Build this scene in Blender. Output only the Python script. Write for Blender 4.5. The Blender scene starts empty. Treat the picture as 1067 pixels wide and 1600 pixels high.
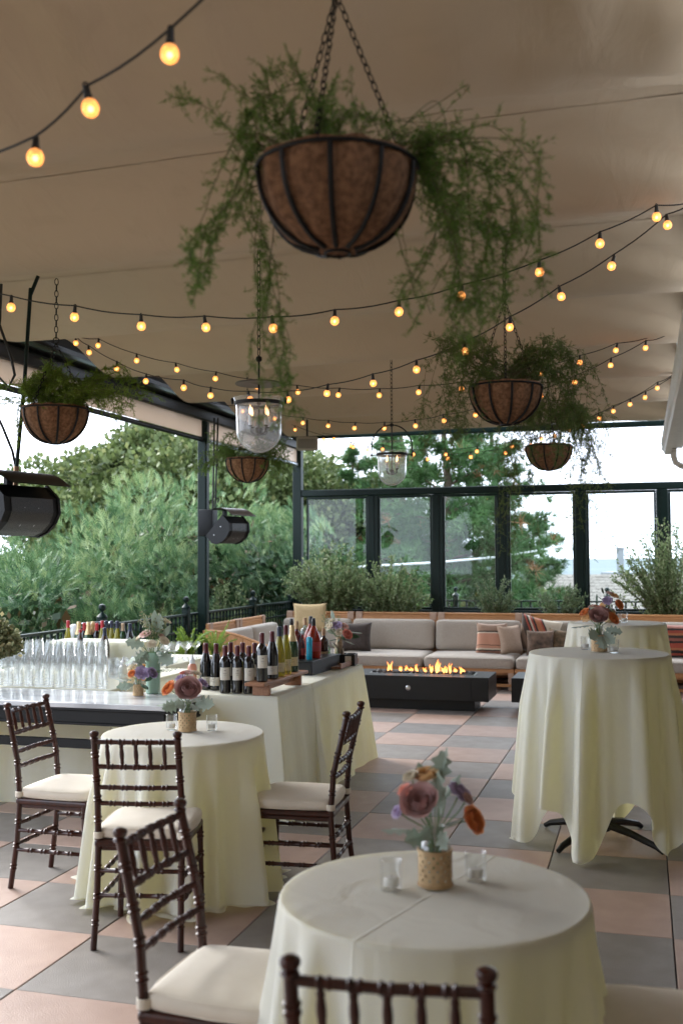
import bpy, bmesh, math, random
import numpy as np
from mathutils import Vector, Matrix
random.seed(7)
rng = np.random.default_rng(7)
PI = math.pi
S = bpy.context.scene
COL = S.collection

# ------------------------------------------------------------------ camera, sky, sun, exposure
cam_d = bpy.data.cameras.new('camera')
cam = bpy.data.objects.new('camera', cam_d); COL.objects.link(cam)
yaw, pitch, roll, EYE = 0.2793, 0.0433, -0.0047, 1.6245
f0 = Vector((-math.sin(yaw), math.cos(yaw), 0)); r0 = Vector((math.cos(yaw), math.sin(yaw), 0)); u0 = Vector((0, 0, 1))
fw = f0*math.cos(pitch) + u0*math.sin(pitch); up = -f0*math.sin(pitch) + u0*math.cos(pitch)
ri = r0*math.cos(roll) + up*math.sin(roll); up2 = -r0*math.sin(roll) + up*math.cos(roll)
cam.matrix_world = Matrix(((ri.x, up2.x, -fw.x, 0), (ri.y, up2.y, -fw.y, 0), (ri.z, up2.z, -fw.z, EYE), (0, 0, 0, 1)))
cam_d.sensor_fit = 'VERTICAL'; cam_d.sensor_height = 36.0; cam_d.lens = 36.8
cam_d.clip_start = 0.05; cam_d.clip_end = 20000
cam_d.dof.use_dof = True; cam_d.dof.focus_distance = 6.6; cam_d.dof.aperture_fstop = 2.8
S.camera = cam

W = bpy.data.worlds.new('World'); S.world = W; W.use_nodes = True
wn = W.node_tree.nodes; wl = W.node_tree.links
bg = wn['Background']; sky = wn.new('ShaderNodeTexSky'); sky.sky_type = 'NISHITA'; sky.sun_disc = False
SUN_EL, SUN_ROT = math.radians(34), math.radians(-62)
sky.sun_elevation = SUN_EL; sky.sun_rotation = SUN_ROT; sky.air_density = 1.0; sky.dust_density = 4.0
hs = wn.new('ShaderNodeHueSaturation'); hs.inputs['Saturation'].default_value = 0.12; hs.inputs['Value'].default_value = 1.0
mixw = wn.new('ShaderNodeMix'); mixw.data_type = 'RGBA'; mixw.inputs[0].default_value = 0.75
mixw.inputs[7].default_value = (8.2, 9.25, 11.0, 1)      # even cloud layer
wl.new(sky.outputs[0], hs.inputs['Color']); wl.new(hs.outputs[0], mixw.inputs[6]); wl.new(mixw.outputs[2], bg.inputs['Color'])
bg.inputs['Strength'].default_value = 0.15

sun_d = bpy.data.lights.new('sun', 'SUN'); sun_d.energy = 1.5; sun_d.angle = math.radians(32); sun_d.color = (1, .97, .92)
sun = bpy.data.objects.new('sun', sun_d); COL.objects.link(sun)
sdir = Vector((math.sin(SUN_ROT)*math.cos(SUN_EL), math.cos(SUN_ROT)*math.cos(SUN_EL), math.sin(SUN_EL)))
sun.rotation_euler = sdir.to_track_quat('Z', 'Y').to_euler()
sun.location = (0, 0, 30)
S.view_settings.view_transform = 'Standard'; S.view_settings.look = 'None'
S.view_settings.exposure = 1.74; S.view_settings.gamma = 1.0
S.cycles.transparent_max_bounces = 24; S.cycles.max_bounces = 10; S.cycles.transmission_bounces = 8
S.cycles.diffuse_bounces = 5; S.cycles.sample_clamp_indirect = 4.0; S.cycles.use_denoising = True
S.cycles.caustics_reflective = False; S.cycles.caustics_refractive = False

# ------------------------------------------------------------------ materials
MATS = {}
def mat(name, c, rough=.6, c2=None, scale=8, bump=0, bscale=60, metal=0, coat=0, sheen=0, trans=0, tcol=None,
        spec=.5, detail=4, coord='Object', stretch=None, emit=None, est=0, alpha=None, obrand=0):
    if name in MATS: return MATS[name]
    m = bpy.data.materials.new(name); m.use_nodes = True; nt = m.node_tree; N = nt.nodes; L = nt.links
    p = N['Principled BSDF']; out = N['Material Output']
    p.inputs['Base Color'].default_value = (*c, 1); p.inputs['Roughness'].default_value = rough
    p.inputs['Metallic'].default_value = metal; p.inputs['Coat Weight'].default_value = coat
    p.inputs['Sheen Weight'].default_value = sheen; p.inputs['Specular IOR Level'].default_value = spec
    tc = N.new('ShaderNodeTexCoord'); src = tc.outputs[coord]
    if stretch:
        mp = N.new('ShaderNodeMapping'); mp.inputs['Scale'].default_value = stretch; L.new(src, mp.inputs[0]); src = mp.outputs[0]
    if c2 is not None:
        nz = N.new('ShaderNodeTexNoise'); nz.inputs['Scale'].default_value = scale; nz.inputs['Detail'].default_value = detail
        L.new(src, nz.inputs['Vector'])
        cr = N.new('ShaderNodeValToRGB'); cr.color_ramp.elements[0].position = .32; cr.color_ramp.elements[1].position = .68
        cr.color_ramp.elements[0].color = (*c, 1); cr.color_ramp.elements[1].color = (*c2, 1)
        L.new(nz.outputs[0], cr.inputs[0]); csrc = cr.outputs[0]
        if obrand:
            oi = N.new('ShaderNodeObjectInfo'); h = N.new('ShaderNodeHueSaturation')
            mr = N.new('ShaderNodeMapRange'); mr.inputs[3].default_value = 1-obrand; mr.inputs[4].default_value = 1+obrand
            L.new(oi.outputs['Random'], mr.inputs[0]); L.new(mr.outputs[0], h.inputs['Value']); L.new(csrc, h.inputs['Color']); csrc = h.outputs[0]
        L.new(csrc, p.inputs['Base Color'])
    if bump:
        bz = N.new('ShaderNodeTexNoise'); bz.inputs['Scale'].default_value = bscale; bz.inputs['Detail'].default_value = 5
        L.new(src, bz.inputs['Vector']); b = N.new('ShaderNodeBump'); b.inputs['Strength'].default_value = bump; b.inputs['Distance'].default_value = .01
        L.new(bz.outputs[0], b.inputs['Height']); L.new(b.outputs[0], p.inputs['Normal'])
    if emit: p.inputs['Emission Color'].default_value = (*emit, 1); p.inputs['Emission Strength'].default_value = est
    if trans:
        t = N.new('ShaderNodeBsdfTranslucent'); t.inputs[0].default_value = (*(tcol or c), 1)
        mx = N.new('ShaderNodeMixShader'); mx.inputs[0].default_value = trans
        L.new(p.outputs[0], mx.inputs[1]); L.new(t.outputs[0], mx.inputs[2]); L.new(mx.outputs[0], out.inputs[0])
    MATS[name] = m; return m

def leafmat(name, a, b, c=None, rough=.55, trans=.25):
    """foliage: colour varies leaf by leaf through the per-leaf 'var' attribute"""
    if name in MATS: return MATS[name]
    m = bpy.data.materials.new(name); m.use_nodes = True; nt = m.node_tree; N = nt.nodes; L = nt.links
    p = N['Principled BSDF']; p.inputs['Roughness'].default_value = rough; p.inputs['Specular IOR Level'].default_value = .3
    at = N.new('ShaderNodeAttribute'); at.attribute_name = 'var'
    cr = N.new('ShaderNodeValToRGB'); e = cr.color_ramp.elements
    e[0].color = (*a, 1); e[1].color = (*b, 1); e[0].position = .1; e[1].position = .8
    if c: k = e.new(.95); k.color = (*c, 1)
    L.new(at.outputs['Fac'], cr.inputs[0]); L.new(cr.outputs[0], p.inputs['Base Color'])
    t = N.new('ShaderNodeBsdfTranslucent'); L.new(cr.outputs[0], t.inputs[0])
    mx = N.new('ShaderNodeMixShader'); mx.inputs[0].default_value = trans
    L.new(p.outputs[0], mx.inputs[1]); L.new(t.outputs[0], mx.inputs[2]); L.new(mx.outputs[0], N['Material Output'].inputs[0])
    MATS[name] = m; return m

def thinglass(name, tint=(1, 1, 1), haze=.0, rough=.02, ior=1.45, gain=1.0):
    if name in MATS: return MATS[name]
    m = bpy.data.materials.new(name); m.use_nodes = True; nt = m.node_tree; N = nt.nodes; L = nt.links
    N.remove(N['Principled BSDF'])
    t = N.new('ShaderNodeBsdfTransparent'); t.inputs[0].default_value = (*tint, 1)
    g = N.new('ShaderNodeBsdfGlossy'); g.inputs['Roughness'].default_value = rough
    fr = N.new('ShaderNodeLayerWeight'); fr.inputs[0].default_value = .5       # reflectance rising towards grazing, both faces alike
    pw = N.new('ShaderNodeMath'); pw.operation = 'POWER'; pw.inputs[1].default_value = 3.5; L.new(fr.outputs['Facing'], pw.inputs[0])
    mu = N.new('ShaderNodeMath'); mu.operation = 'MULTIPLY_ADD'; mu.inputs[1].default_value = .55*gain; mu.inputs[2].default_value = .035*gain; mu.use_clamp = True
    L.new(pw.outputs[0], mu.inputs[0])
    a = N.new('ShaderNodeMixShader'); L.new(mu.outputs[0], a.inputs[0]); L.new(t.outputs[0], a.inputs[1]); L.new(g.outputs[0], a.inputs[2])
    last = a
    if haze:
        d = N.new('ShaderNodeBsdfTranslucent'); d.inputs[0].default_value = (.85, .88, .9, 1)
        d2 = N.new('ShaderNodeBsdfDiffuse'); d2.inputs[0].default_value = (.85, .88, .9, 1)
        dm = N.new('ShaderNodeMixShader'); dm.inputs[0].default_value = .5; L.new(d.outputs[0], dm.inputs[1]); L.new(d2.outputs[0], dm.inputs[2])
        b = N.new('ShaderNodeMixShader'); b.inputs[0].default_value = haze; L.new(a.outputs[0], b.inputs[1]); L.new(dm.outputs[0], b.inputs[2]); last = b
    L.new(last.outputs[0], N['Material Output'].inputs[0])
    MATS[name] = m; return m

def clothmat(name, c, c2, crease=None):
    """table linen: fine weave bump, slight light passing through, an optional ironed crease along local x = 0"""
    if name in MATS: return MATS[name]
    m = mat(name, c, .7, c2, 2.5, .12, 350, sheen=.15, trans=.36, tcol=(.97, .91, .46), spec=.3)
    nt = m.node_tree; N = nt.nodes; L = nt.links; b0 = [n for n in N if n.type == 'BUMP'][0]
    wz = N.new('ShaderNodeTexNoise'); wz.inputs['Scale'].default_value = 7; wz.inputs['Detail'].default_value = 3; wz.inputs['Distortion'].default_value = .8
    t0 = N.new('ShaderNodeTexCoord'); mp = N.new('ShaderNodeMapping'); mp.inputs['Scale'].default_value = (1, 1, .45); L.new(t0.outputs['Object'], mp.inputs[0]); L.new(mp.outputs[0], wz.inputs['Vector'])
    wb = N.new('ShaderNodeBump'); wb.inputs['Distance'].default_value = .03; wb.inputs['Strength'].default_value = .30; L.new(wz.outputs[0], wb.inputs['Height']); L.new(wb.outputs[0], b0.inputs['Normal'])
    if crease is not None:
        tc = N.new('ShaderNodeTexCoord'); sp = N.new('ShaderNodeSeparateXYZ'); L.new(tc.outputs['Object'], sp.inputs[0])
        a = N.new('ShaderNodeMath'); a.operation = 'ABSOLUTE'; L.new(sp.outputs[0], a.inputs[0])
        r = N.new('ShaderNodeMapRange'); r.inputs[1].default_value = 0; r.inputs[2].default_value = .005; r.inputs[3].default_value = 1; r.inputs[4].default_value = 0
        L.new(a.outputs[0], r.inputs[0])
        b = N.new('ShaderNodeBump'); b.inputs['Distance'].default_value = .0035; b.inputs['Strength'].default_value = .7
        L.new(r.outputs[0], b.inputs['Height'])
        L.new(b.outputs[0], wb.inputs['Normal'])
    return m

# ------------------------------------------------------------------ mesh helpers
class MB:
    def __init__(s): s.v = []; s.f = []; s.arrs = []; s.cols = None
    def add(s, vs, fs):
        o = len(s.v); s.v.extend([tuple(map(float, p)) for p in vs]); s.f.extend([tuple(i+o for i in f) for f in fs]); return s
    def box(s, c, d, bev=0, rz=0, rx=0, ry=0, seg=2):
        bm = bmesh.new(); bmesh.ops.create_cube(bm, size=1)
        bmesh.ops.scale(bm, vec=d, verts=bm.verts)
        if bev: bmesh.ops.bevel(bm, geom=bm.edges[:], offset=bev, segments=seg, affect='EDGES', profile=.5)
        M = Matrix.Translation(c) @ Matrix.Rotation(rz, 4, 'Z') @ Matrix.Rotation(ry, 4, 'Y') @ Matrix.Rotation(rx, 4, 'X')
        bm.transform(M); bm.verts.index_update()
        s.add([v.co[:] for v in bm.verts], [[v.index for v in f.verts] for f in bm.faces]); bm.free(); return s
    def tube(s, pts, r, n=8, caps=True, closed=False):
        P = [Vector(p) for p in pts]; m = len(P); R = r if hasattr(r, '__len__') else [r]*m
        vs, fs = [], []; ref = None
        for i, p in enumerate(P):
            if closed: t = P[(i+1) % m]-P[i-1]
            else: t = P[min(i+1, m-1)]-P[max(i-1, 0)]
            if t.length < 1e-9: t = Vector((0, 0, 1))
            t.normalize()
            if ref is None:
                ref = Vector((0, 0, 1)).cross(t)
                if ref.length < .1: ref = Vector((1, 0, 0)).cross(t)
            a = (ref - t*ref.dot(t))
            if a.length < 1e-6: a = t.orthogonal()
            a.normalize(); ref = a; b = t.cross(a)
            for k in range(n):
                q = 2*PI*k/n; vs.append(p + (a*math.cos(q)+b*math.sin(q))*R[i])
        for i in range(m if closed else m-1):
            j = (i+1) % m
            for k in range(n):
                l = (k+1) % n; fs.append((i*n+k, i*n+l, j*n+l, j*n+k))
        if caps and not closed:
            fs.append(tuple(reversed(range(n)))); fs.append(tuple(range((m-1)*n, m*n)))
        return s.add(vs, fs)
    def lathe(s, prof, n=24, c=(0, 0, 0)):
        vs, fs = [], []; idx = []
        for r, z in prof:
            if r < 1e-5: idx.append([len(vs)]*n); vs.append((c[0], c[1], c[2]+z))
            else:
                idx.append(list(range(len(vs), len(vs)+n)))
                vs += [(c[0]+r*math.cos(2*PI*k/n), c[1]+r*math.sin(2*PI*k/n), c[2]+z) for k in range(n)]
        for a, b in zip(idx, idx[1:]):
            for k in range(n):
                l = (k+1) % n; q = []
                for i in (a[k], a[l], b[l], b[k]):
                    if i not in q: q.append(i)
                if len(q) > 2: fs.append(tuple(q))
        return s.add(vs, fs)
    def grid(s, fn, nu, nv, closeu=False):
        vs = [fn(i/(nu if closeu else nu-1), j/(nv-1)) for j in range(nv) for i in range(nu)]; fs = []
        for j in range(nv-1):
            for i in range(nu if closeu else nu-1):
                k = (i+1) % nu; fs.append((j*nu+i, j*nu+k, (j+1)*nu+k, (j+1)*nu+i))
        return s.add(vs, fs)
    def torus(s, c, R, r, n=24, m=6, axis='Z', sx=1, sy=1, rz=0):
        pts = []
        for k in range(n):
            q = 2*PI*k/n; a, b = R*sx*math.cos(q), R*sy*math.sin(q)
            if axis == 'Z': p = (a, b, 0)
            elif axis == 'Y': p = (a*math.cos(rz), a*math.sin(rz), b)
            else: p = (0, a, b)
            pts.append((c[0]+p[0], c[1]+p[1], c[2]+p[2]))
        return s.tube(pts, r, m, closed=True)
    def cushion(s, c, d, r=.04, crown=.02, n=10, rz=0, rx=0):
        a = np.array(d)/2; M = Matrix.Translation(c) @ Matrix.Rotation(rz, 4, 'Z') @ Matrix.Rotation(rx, 4, 'X')
        for ax in range(3):
            for sg in (-1, 1):
                vs = []
                for j in range(n+1):
                    for i in range(n+1):
                        p = [0, 0, 0]; p[ax] = sg; p[(ax+1) % 3] = math.sin((-1+2*i/n)*PI/2); p[(ax+2) % 3] = math.sin((-1+2*j/n)*PI/2)
                        w = np.array(p)*a; q = np.clip(w, -(a-r), a-r); e = w-q; l = np.linalg.norm(e); e = e/l*r if l > 1e-9 else e
                        w = q+e; w[2] += math.copysign(crown, w[2])*(1-p[0]**2)*(1-p[1]**2)*(abs(w[2])/a[2])
                        vs.append(M @ Vector(w))
                fs = []
                for j in range(n):
                    for i in range(n):
                        q = (j*(n+1)+i, j*(n+1)+i+1, (j+1)*(n+1)+i+1, (j+1)*(n+1)+i); fs.append(q if sg > 0 else q[::-1])
                s.add(vs, fs)
        return s
    def build(s, name, m, parent=None, label=None, smooth=True, loc=None, weld=False, angle=40):
        me = bpy.data.meshes.new(name); me.from_pydata(s.v, [], s.f)
        if weld:
            bm = bmesh.new(); bm.from_mesh(me); bmesh.ops.remove_doubles(bm, verts=bm.verts, dist=1e-5)
            bmesh.ops.recalc_face_normals(bm, faces=bm.faces); bm.to_mesh(me); bm.free()
        if smooth:
            me.polygons.foreach_set('use_smooth', [True]*len(me.polygons))
            try: me.set_sharp_from_angle(angle=math.radians(angle))
            except Exception: pass
        return link(name, me, m, parent, label, loc)

def link(name, me, m=None, parent=None, label=None, loc=None):
    if m is not None and not me.materials: me.materials.append(m)
    o = bpy.data.objects.new(name, me); COL.objects.link(o)
    if parent is not None: o.parent = parent
    if loc is not None: o.location = loc
    if label: o['label'] = label
    return o

def tri_mesh(name, V, m, parent=None, var=None, nper=3, label=None, kind=None):
    """V: (n*nper,3) vertices, every nper of them one face; var: one value per face"""
    V = np.asarray(V, dtype=np.float32).reshape(-1, 3); nf = len(V)//nper
    me = bpy.data.meshes.new(name); me.vertices.add(len(V)); me.vertices.foreach_set('co', V.ravel())
    me.loops.add(nf*nper); me.loops.foreach_set('vertex_index', np.arange(nf*nper, dtype=np.int32))
    me.polygons.add(nf); me.polygons.foreach_set('loop_start', np.arange(0, nf*nper, nper, dtype=np.int32))
    me.polygons.foreach_set('loop_total', np.full(nf, nper, dtype=np.int32))
    me.update(calc_edges=True)
    if var is not None:
        at = me.attributes.new('var', 'FLOAT', 'FACE'); at.data.foreach_set('value', np.asarray(var, dtype=np.float32))
    o = link(name, me, m, parent, label)
    if kind: o['kind'] = kind
    return o

def thing(name, label, cat, loc=(0, 0, 0), rz=0, group=None):
    o = bpy.data.objects.new(name, None); COL.objects.link(o); o.empty_display_size = .1
    o.location = loc; o.rotation_euler = (0, 0, rz); o['label'] = label; o['category'] = cat
    if group: o['group'] = group
    return o
def tag(o, label, cat, group=None):
    o['label'] = label; o['category'] = cat
    if group: o['group'] = group
    return o
def struct(o): o['kind'] = 'structure'; return o
def dup(root, loc, rz=0, label=None, group=None, name=None):
    r = root.copy(); COL.objects.link(r); r.location = loc; r.rotation_euler = (0, 0, rz)
    if label: r['label'] = label
    if group: r['group'] = group
    for ch in root.children:
        c = ch.copy(); COL.objects.link(c); c.parent = r
        for g in ch.children:
            d = g.copy(); COL.objects.link(d); d.parent = c
    return r
def rect_bar(mb, a, b, w, h):
    a, b = Vector(a), Vector(b); c = (a+b)/2; d = b-a; L = d.length
    rz = math.atan2(d.y, d.x); ry = -math.asin(d.z/L)
    return mb.box(c, (L, w, h), min(w, h)*.12, rz=rz, ry=ry, seg=1)

# ------------------------------------------------------------------ colours used all over
GREEN = mat('dark_green_paint', (.003, .013, .0105), .42, (.0045, .018, .0145), 3, .05, 90, spec=.25)
BLACK = mat('black_metal', (.0045, .0042, .0042), .45, (.008, .0075, .0072), 5, .04, 120, spec=.3)
IRON = mat('wrought_iron', (.008, .007, .0065), .55, (.016, .013, .011), 30, .1, 200, metal=.5)
LINEN = clothmat('cream_linen', (.82, .825, .76), (.84, .845, .79))
LINEN_C = clothmat('cream_linen_creased', (.81, .82, .755), (.84, .85, .79), crease=0)
MAHOG = mat('mahogany_lacquer', (.026, .0058, .0026), .30, (.055, .012, .005), 40, .03, 200, coat=.12, spec=.4, stretch=(1, 1, .15))
SEATC = mat('ivory_seat_fabric', (.66, .59, .48), .8, (.70, .63, .52), 12, .15, 500, sheen=.2)
TEAK = mat('teak_wood', (.42, .19, .07), .5, (.54, .27, .11), 14, .12, 120, stretch=(1, 8, 8), obrand=.12)
TEAKX = mat('teak_wood_upright', (.42, .19, .07), .5, (.56, .28, .12), 14, .12, 120, stretch=(8, 8, 1), obrand=.15)
SOFAC = mat('grey_beige_upholstery', (.38, .325, .27), .9, (.45, .39, .325), 90, .35, 700, sheen=.3)
COIR = mat('coir_liner', (.15, .068, .030), .95, (.33, .165, .08), 55, 1.0, 260)
SOIL = mat('soil', (.03, .02, .015), .95, (.05, .035, .02), 60, .5, 100)
CLEAR = thinglass('clear_glass', (.985, .99, .99), .012, .02, 1.45, 1.6)
PANE = thinglass('window_glass', (.95, .975, .965), .0, .01, 1.35, .75)
BELL = thinglass('seeded_bell_glass', (.95, .97, .98), .26, .06, 1.45, 2.0)
WAX = mat('white_wax', (.85, .83, .78), .5, trans=.3)

# ================================================================== THE SETTING
# ground falls away from the terrace towards the sea
def ground_z(x, y):
    d = math.hypot(x, y-5); return -3.2 - .10*max(0, y-18) - .02*max(0, d-12) if d < 130 else -3.2-.10*max(0, y-18)-2.4
mb = MB()
N_ = 60
def gfn(u, v):
    a = 2*PI*u; r = 1.0+ (v**2.6)*420
    x = r*math.cos(a); y = 6+r*math.sin(a); z = ground_z(x, y)
    return (x, y, max(z, -46) + .25*math.sin(x*.31)*math.cos(y*.27))
mb.grid(gfn, 72, 40, True)
struct(mb.build('ground', mat('scrub_ground', (.05, .06, .03), .95, (.13, .11, .07), .35, .6, 4)))
mb = MB(); mb.add([(-15000, -300, -40), (15000, -300, -40), (15000, 18000, -40), (-15000, 18000, -40)], [(0, 1, 2, 3)])
struct(mb.build('sea', mat('pale_sea', (.17, .20, .215), 1.0, (.19, .22, .235), .002, .0, spec=0), smooth=False))

# terrace slab and paving: checkerboard of pink and grey porcelain tiles
mb = MB(); mb.box((-1.0, 6.9, -.17), (8.5, 17.6, .2)); slab = struct(mb.build('terrace_slab', mat('dark_screed', (.035, .032, .03), .9)))
tiles_root = bpy.data.objects.new('floor', None); COL.objects.link(tiles_root); tiles_root['kind'] = 'structure'
def tilemat(name, a, b):
    m = mat(name, a, .40, b, 7, .28, 170, obrand=.13, spec=.5); nt = m.node_tree; N = nt.nodes; L = nt.links
    # broad scuffs in the gloss
    nz = N.new('ShaderNodeTexNoise'); nz.inputs['Scale'].default_value = 2.2; nz.inputs['Detail'].default_value = 6
    g = N.new('ShaderNodeTexCoord'); oi = N.new('ShaderNodeObjectInfo'); ad = N.new('ShaderNodeVectorMath'); ad.operation = 'ADD'
    L.new(g.outputs['Object'], ad.inputs[0]); L.new(oi.outputs['Location'], ad.inputs[1]); L.new(ad.outputs[0], nz.inputs[0])
    mr = N.new('ShaderNodeMapRange'); mr.inputs[3].default_value = .34; mr.inputs[4].default_value = .56
    L.new(nz.outputs[0], mr.inputs[0]); L.new(mr.outputs[0], N['Principled BSDF'].inputs['Roughness']); return m
PINK = tilemat('pink_tile', (.385, .262, .21), (.45, .315, .257)); GREY = tilemat('grey_tile', (.188, .168, .152), (.245, .22, .20))
tb = MB(); tb.box((0, 0, -.02), (.594, .5982, .04), .0025, seg=1)
t_pink = None; t_grey = None
X0, Y0 = -2.3009, 10.130
for i in range(-5, 5):
    for j in range(-7, 18):
        g = (i+j) % 2 == 0; src = t_grey if g else t_pink
        loc = (X0+.6*(i+.5), Y0-.6*(j+.5), random.uniform(-.0012, .0012))
        if src is None:
            o = tb.build('floor_tile', GREY if g else PINK, tiles_root, loc=loc, smooth=False)
            if g: t_grey = o
            else: t_pink = o
        else: o = src.copy(); COL.objects.link(o); o.location = loc
        o.rotation_euler = (random.uniform(-.0012, .0012), random.uniform(-.0012, .0012), random.uniform(-.001, .001))

# a few crumbs on the paving
# building behind and to the right of the camera (mostly outside the frame)
SHING = mat('grey_shingle', (.20, .18, .155), .85, (.30, .27, .23), 20, .5, 60, stretch=(1, 1, 4))
SIDING = mat('taupe_siding', (.30, .27, .23), .7, (.36, .32, .27), 6, .3, 40, stretch=(.3, .3, 6))
bld = thing('restaurant_building', 'taupe clad restaurant building beside the terrace with white roof gutter at right edge', 'building', (0, 0, 0))
mb = MB(); mb.box((2.55, 5.2, .4), (.3, 16.5, 7)); mb.box((-1.2, -2.75, .4), (7.6, .3, 7)); mb.build('wall', SIDING, bld, smooth=False)

# ------------------------------------------------------------------ canopy
CANV = mat('beige_awning_canvas', (.55, .445, .325), .85, (.50, .40, .29), .9, .10, 300, sheen=.05, spec=.2)
val = [-1.4, .3, 2.0, 3.65, 5.18, 6.85, 8.55, 10.18, 11.85, 13.5]
pk = [-2.3]+[(a+b)/2 for a, b in zip(val, val[1:])]+[14.42]
def canopy_z(x, y):
    k = 0
    while k < len(val)-1 and y > pk[k+1]: k += 1
    t = .5*(y-val[k])/((pk[k+1]-val[k]) if y > val[k] else (val[k]-pk[k])); t = max(-.5, min(.5, t)); s2 = 2*abs(t); sag = 3.30 + .185*(.5*(1-math.cos(PI*s2)))
    e = max(0, 1-abs(x+4.6)/.5)*.0
    z = sag + .02*math.sin((x+2.2)*.7)
    # puckers where the cloth is drawn to its fixing on the right edge, soft ripples over the near bay
    d = .32-x; w = math.exp(-d/.55)*(abs(2*t))
    z += w*.075*(1-4*t*t)*math.sin(14*t*2+d*9)
    w2 = 1/(1+math.exp((y-3.4)*3)); z += w2*.013*math.sin(x*15+y*4.2+.8*math.sin(x*2.1)) + w2*.005*math.sin(x*26-y*3)
    z += .0035*math.sin(x*2.7+y*1.3)*math.sin(y*5.1+x*.7)
    return z
cano = thing('awning_canopy', 'beige canvas awning hanging in scalloped folds above the whole terrace', 'canopy')
ys = []
for a, b in zip(pk, pk[1:]): ys += list(np.linspace(a, b, 23)[:-1])
ys.append(pk[-1]); xs = list(np.linspace(-4.62, -.4, 120))+list(np.linspace(-.36, .32, 34))
mb = MB(); mb.grid(lambda u, v: (xs[round(u*(len(xs)-1))], ys[round(v*(len(ys)-1))], canopy_z(xs[round(u*(len(xs)-1))], ys[round(v*(len(ys)-1))])), len(xs), len(ys))
mb.build('canvas', CANV, cano, angle=180)
nt = CANV.node_tree; N = nt.nodes; L = nt.links; pbs = N['Principled BSDF']; old = pbs.inputs['Base Color'].links[0].from_socket
tc = N.new('ShaderNodeTexCoord'); st_ = N.new('ShaderNodeTexNoise'); st_.inputs['Scale'].default_value = 2.3; st_.inputs['Detail'].default_value = 8; st_.inputs['Distortion'].default_value = 1.5; L.new(tc.outputs['Object'], st_.inputs['Vector'])
rm = N.new('ShaderNodeMapRange'); rm.inputs[1].default_value = .58; rm.inputs[2].default_value = .72; rm.inputs[3].default_value = 0; rm.inputs[4].default_value = .14; L.new(st_.outputs[0], rm.inputs[0])
mm = N.new('ShaderNodeMix'); mm.data_type = 'RGBA'; mm.inputs[7].default_value = (.36, .28, .19, 1); L.new(rm.outputs[0], mm.inputs[0]); L.new(old, mm.inputs[6]); L.new(mm.outputs[2], pbs.inputs['Base Color'])
wv = N.new('ShaderNodeTexNoise'); wv.inputs['Scale'].default_value = 3.0; wv.inputs['Detail'].default_value = 4; wv.inputs['Distortion'].default_value = 1.0
mp = N.new('ShaderNodeMapping'); mp.inputs['Scale'].default_value = (2.2, .8, 1); mp.inputs['Rotation'].default_value = (0, 0, .5); L.new(tc.outputs['Object'], mp.inputs[0]); L.new(mp.outputs[0], wv.inputs['Vector'])
bb = N.new('ShaderNodeBump'); bb.inputs['Strength'].default_value = .22; bb.inputs['Distance'].default_value = .035; L.new(wv.outputs[0], bb.inputs['Height']); L.new(bb.outputs[0], [n for n in N if n.type == 'BUMP' and n != bb][0].inputs['Normal'])
for y in pk[1:-1]:      # battens the cloth hangs from
    mb = MB(); mb.box((-2.15, y, 3.60), (5.1, .05, .05)); mb.build('batten', GREEN, cano, smooth=False)
    mb = MB(); mb.grid(lambda u, v: (-4.61+4.92*u, y-.012+.024*v, canopy_z(-4.61+4.92*u, y)-.0035), 60, 2); mb.build('seam', CANV, cano, angle=180)

# ------------------------------------------------------------------ pergola frame
LX = -4.85; WY = 14.6
perg = thing('pergola_frame', 'dark green steel pergola frame carrying the awning along the open left side', 'frame')
def pbar(name, a, b, w, h, m=GREEN, par=perg, label=None):
    mb = MB(); rect_bar(mb, a, b, w, h); return mb.build(name, m, par, label, smooth=False)
for y in (3.1, 11.15):
    mb = MB(); mb.box((LX, y, 1.6), (.10, .11, 3.2), .006, seg=1); mb.box((LX+.055, y-.03, 1.6), (.02, .03, 3.18)); mb.build('post', GREEN, perg, smooth=False)
mb = MB(); mb.box((LX, WY, 1.7), (.13, .12, 3.4), .006, seg=1); mb.build('post', GREEN, perg, smooth=False)
pbar('beam', (LX, -2, 3.27), (LX, WY, 3.27), .10, .12, BLACK)
mb = MB(); mb.box((LX+.05, 6.3, 3.40), (.16, 16.6, .10), .02, seg=2); mb.build('side_gutter', BLACK, perg, smooth=False)
pbar('rail', (LX+.14, -2, 3.36), (LX+.14, WY, 3.36), .04, .035, mat('verdigris_paint', (.015, .04, .028), .5))
pbar('beam', (LX, WY, 3.40), (.45, WY, 3.40), .09, .075)
pbar('beam', (.39, -2, 3.42), (.39, WY, 3.42), .10, .12, BLACK)
pbar('bracket', (.33, 10.1, 3.30), (.33, 10.35, 3.42), .03, .12, BLACK)
mb = MB(); mb.box((LX-.16, 6.3, 3.60), (.03, 16.6, .64)); mb.box((LX+.22, 6.3, 3.66), (.80, 16.6, .03)); mb.build('added_sky_block', BLACK, perg, smooth=False)  # added dark backing and cover, keeping sky out of the scallop gaps
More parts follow.
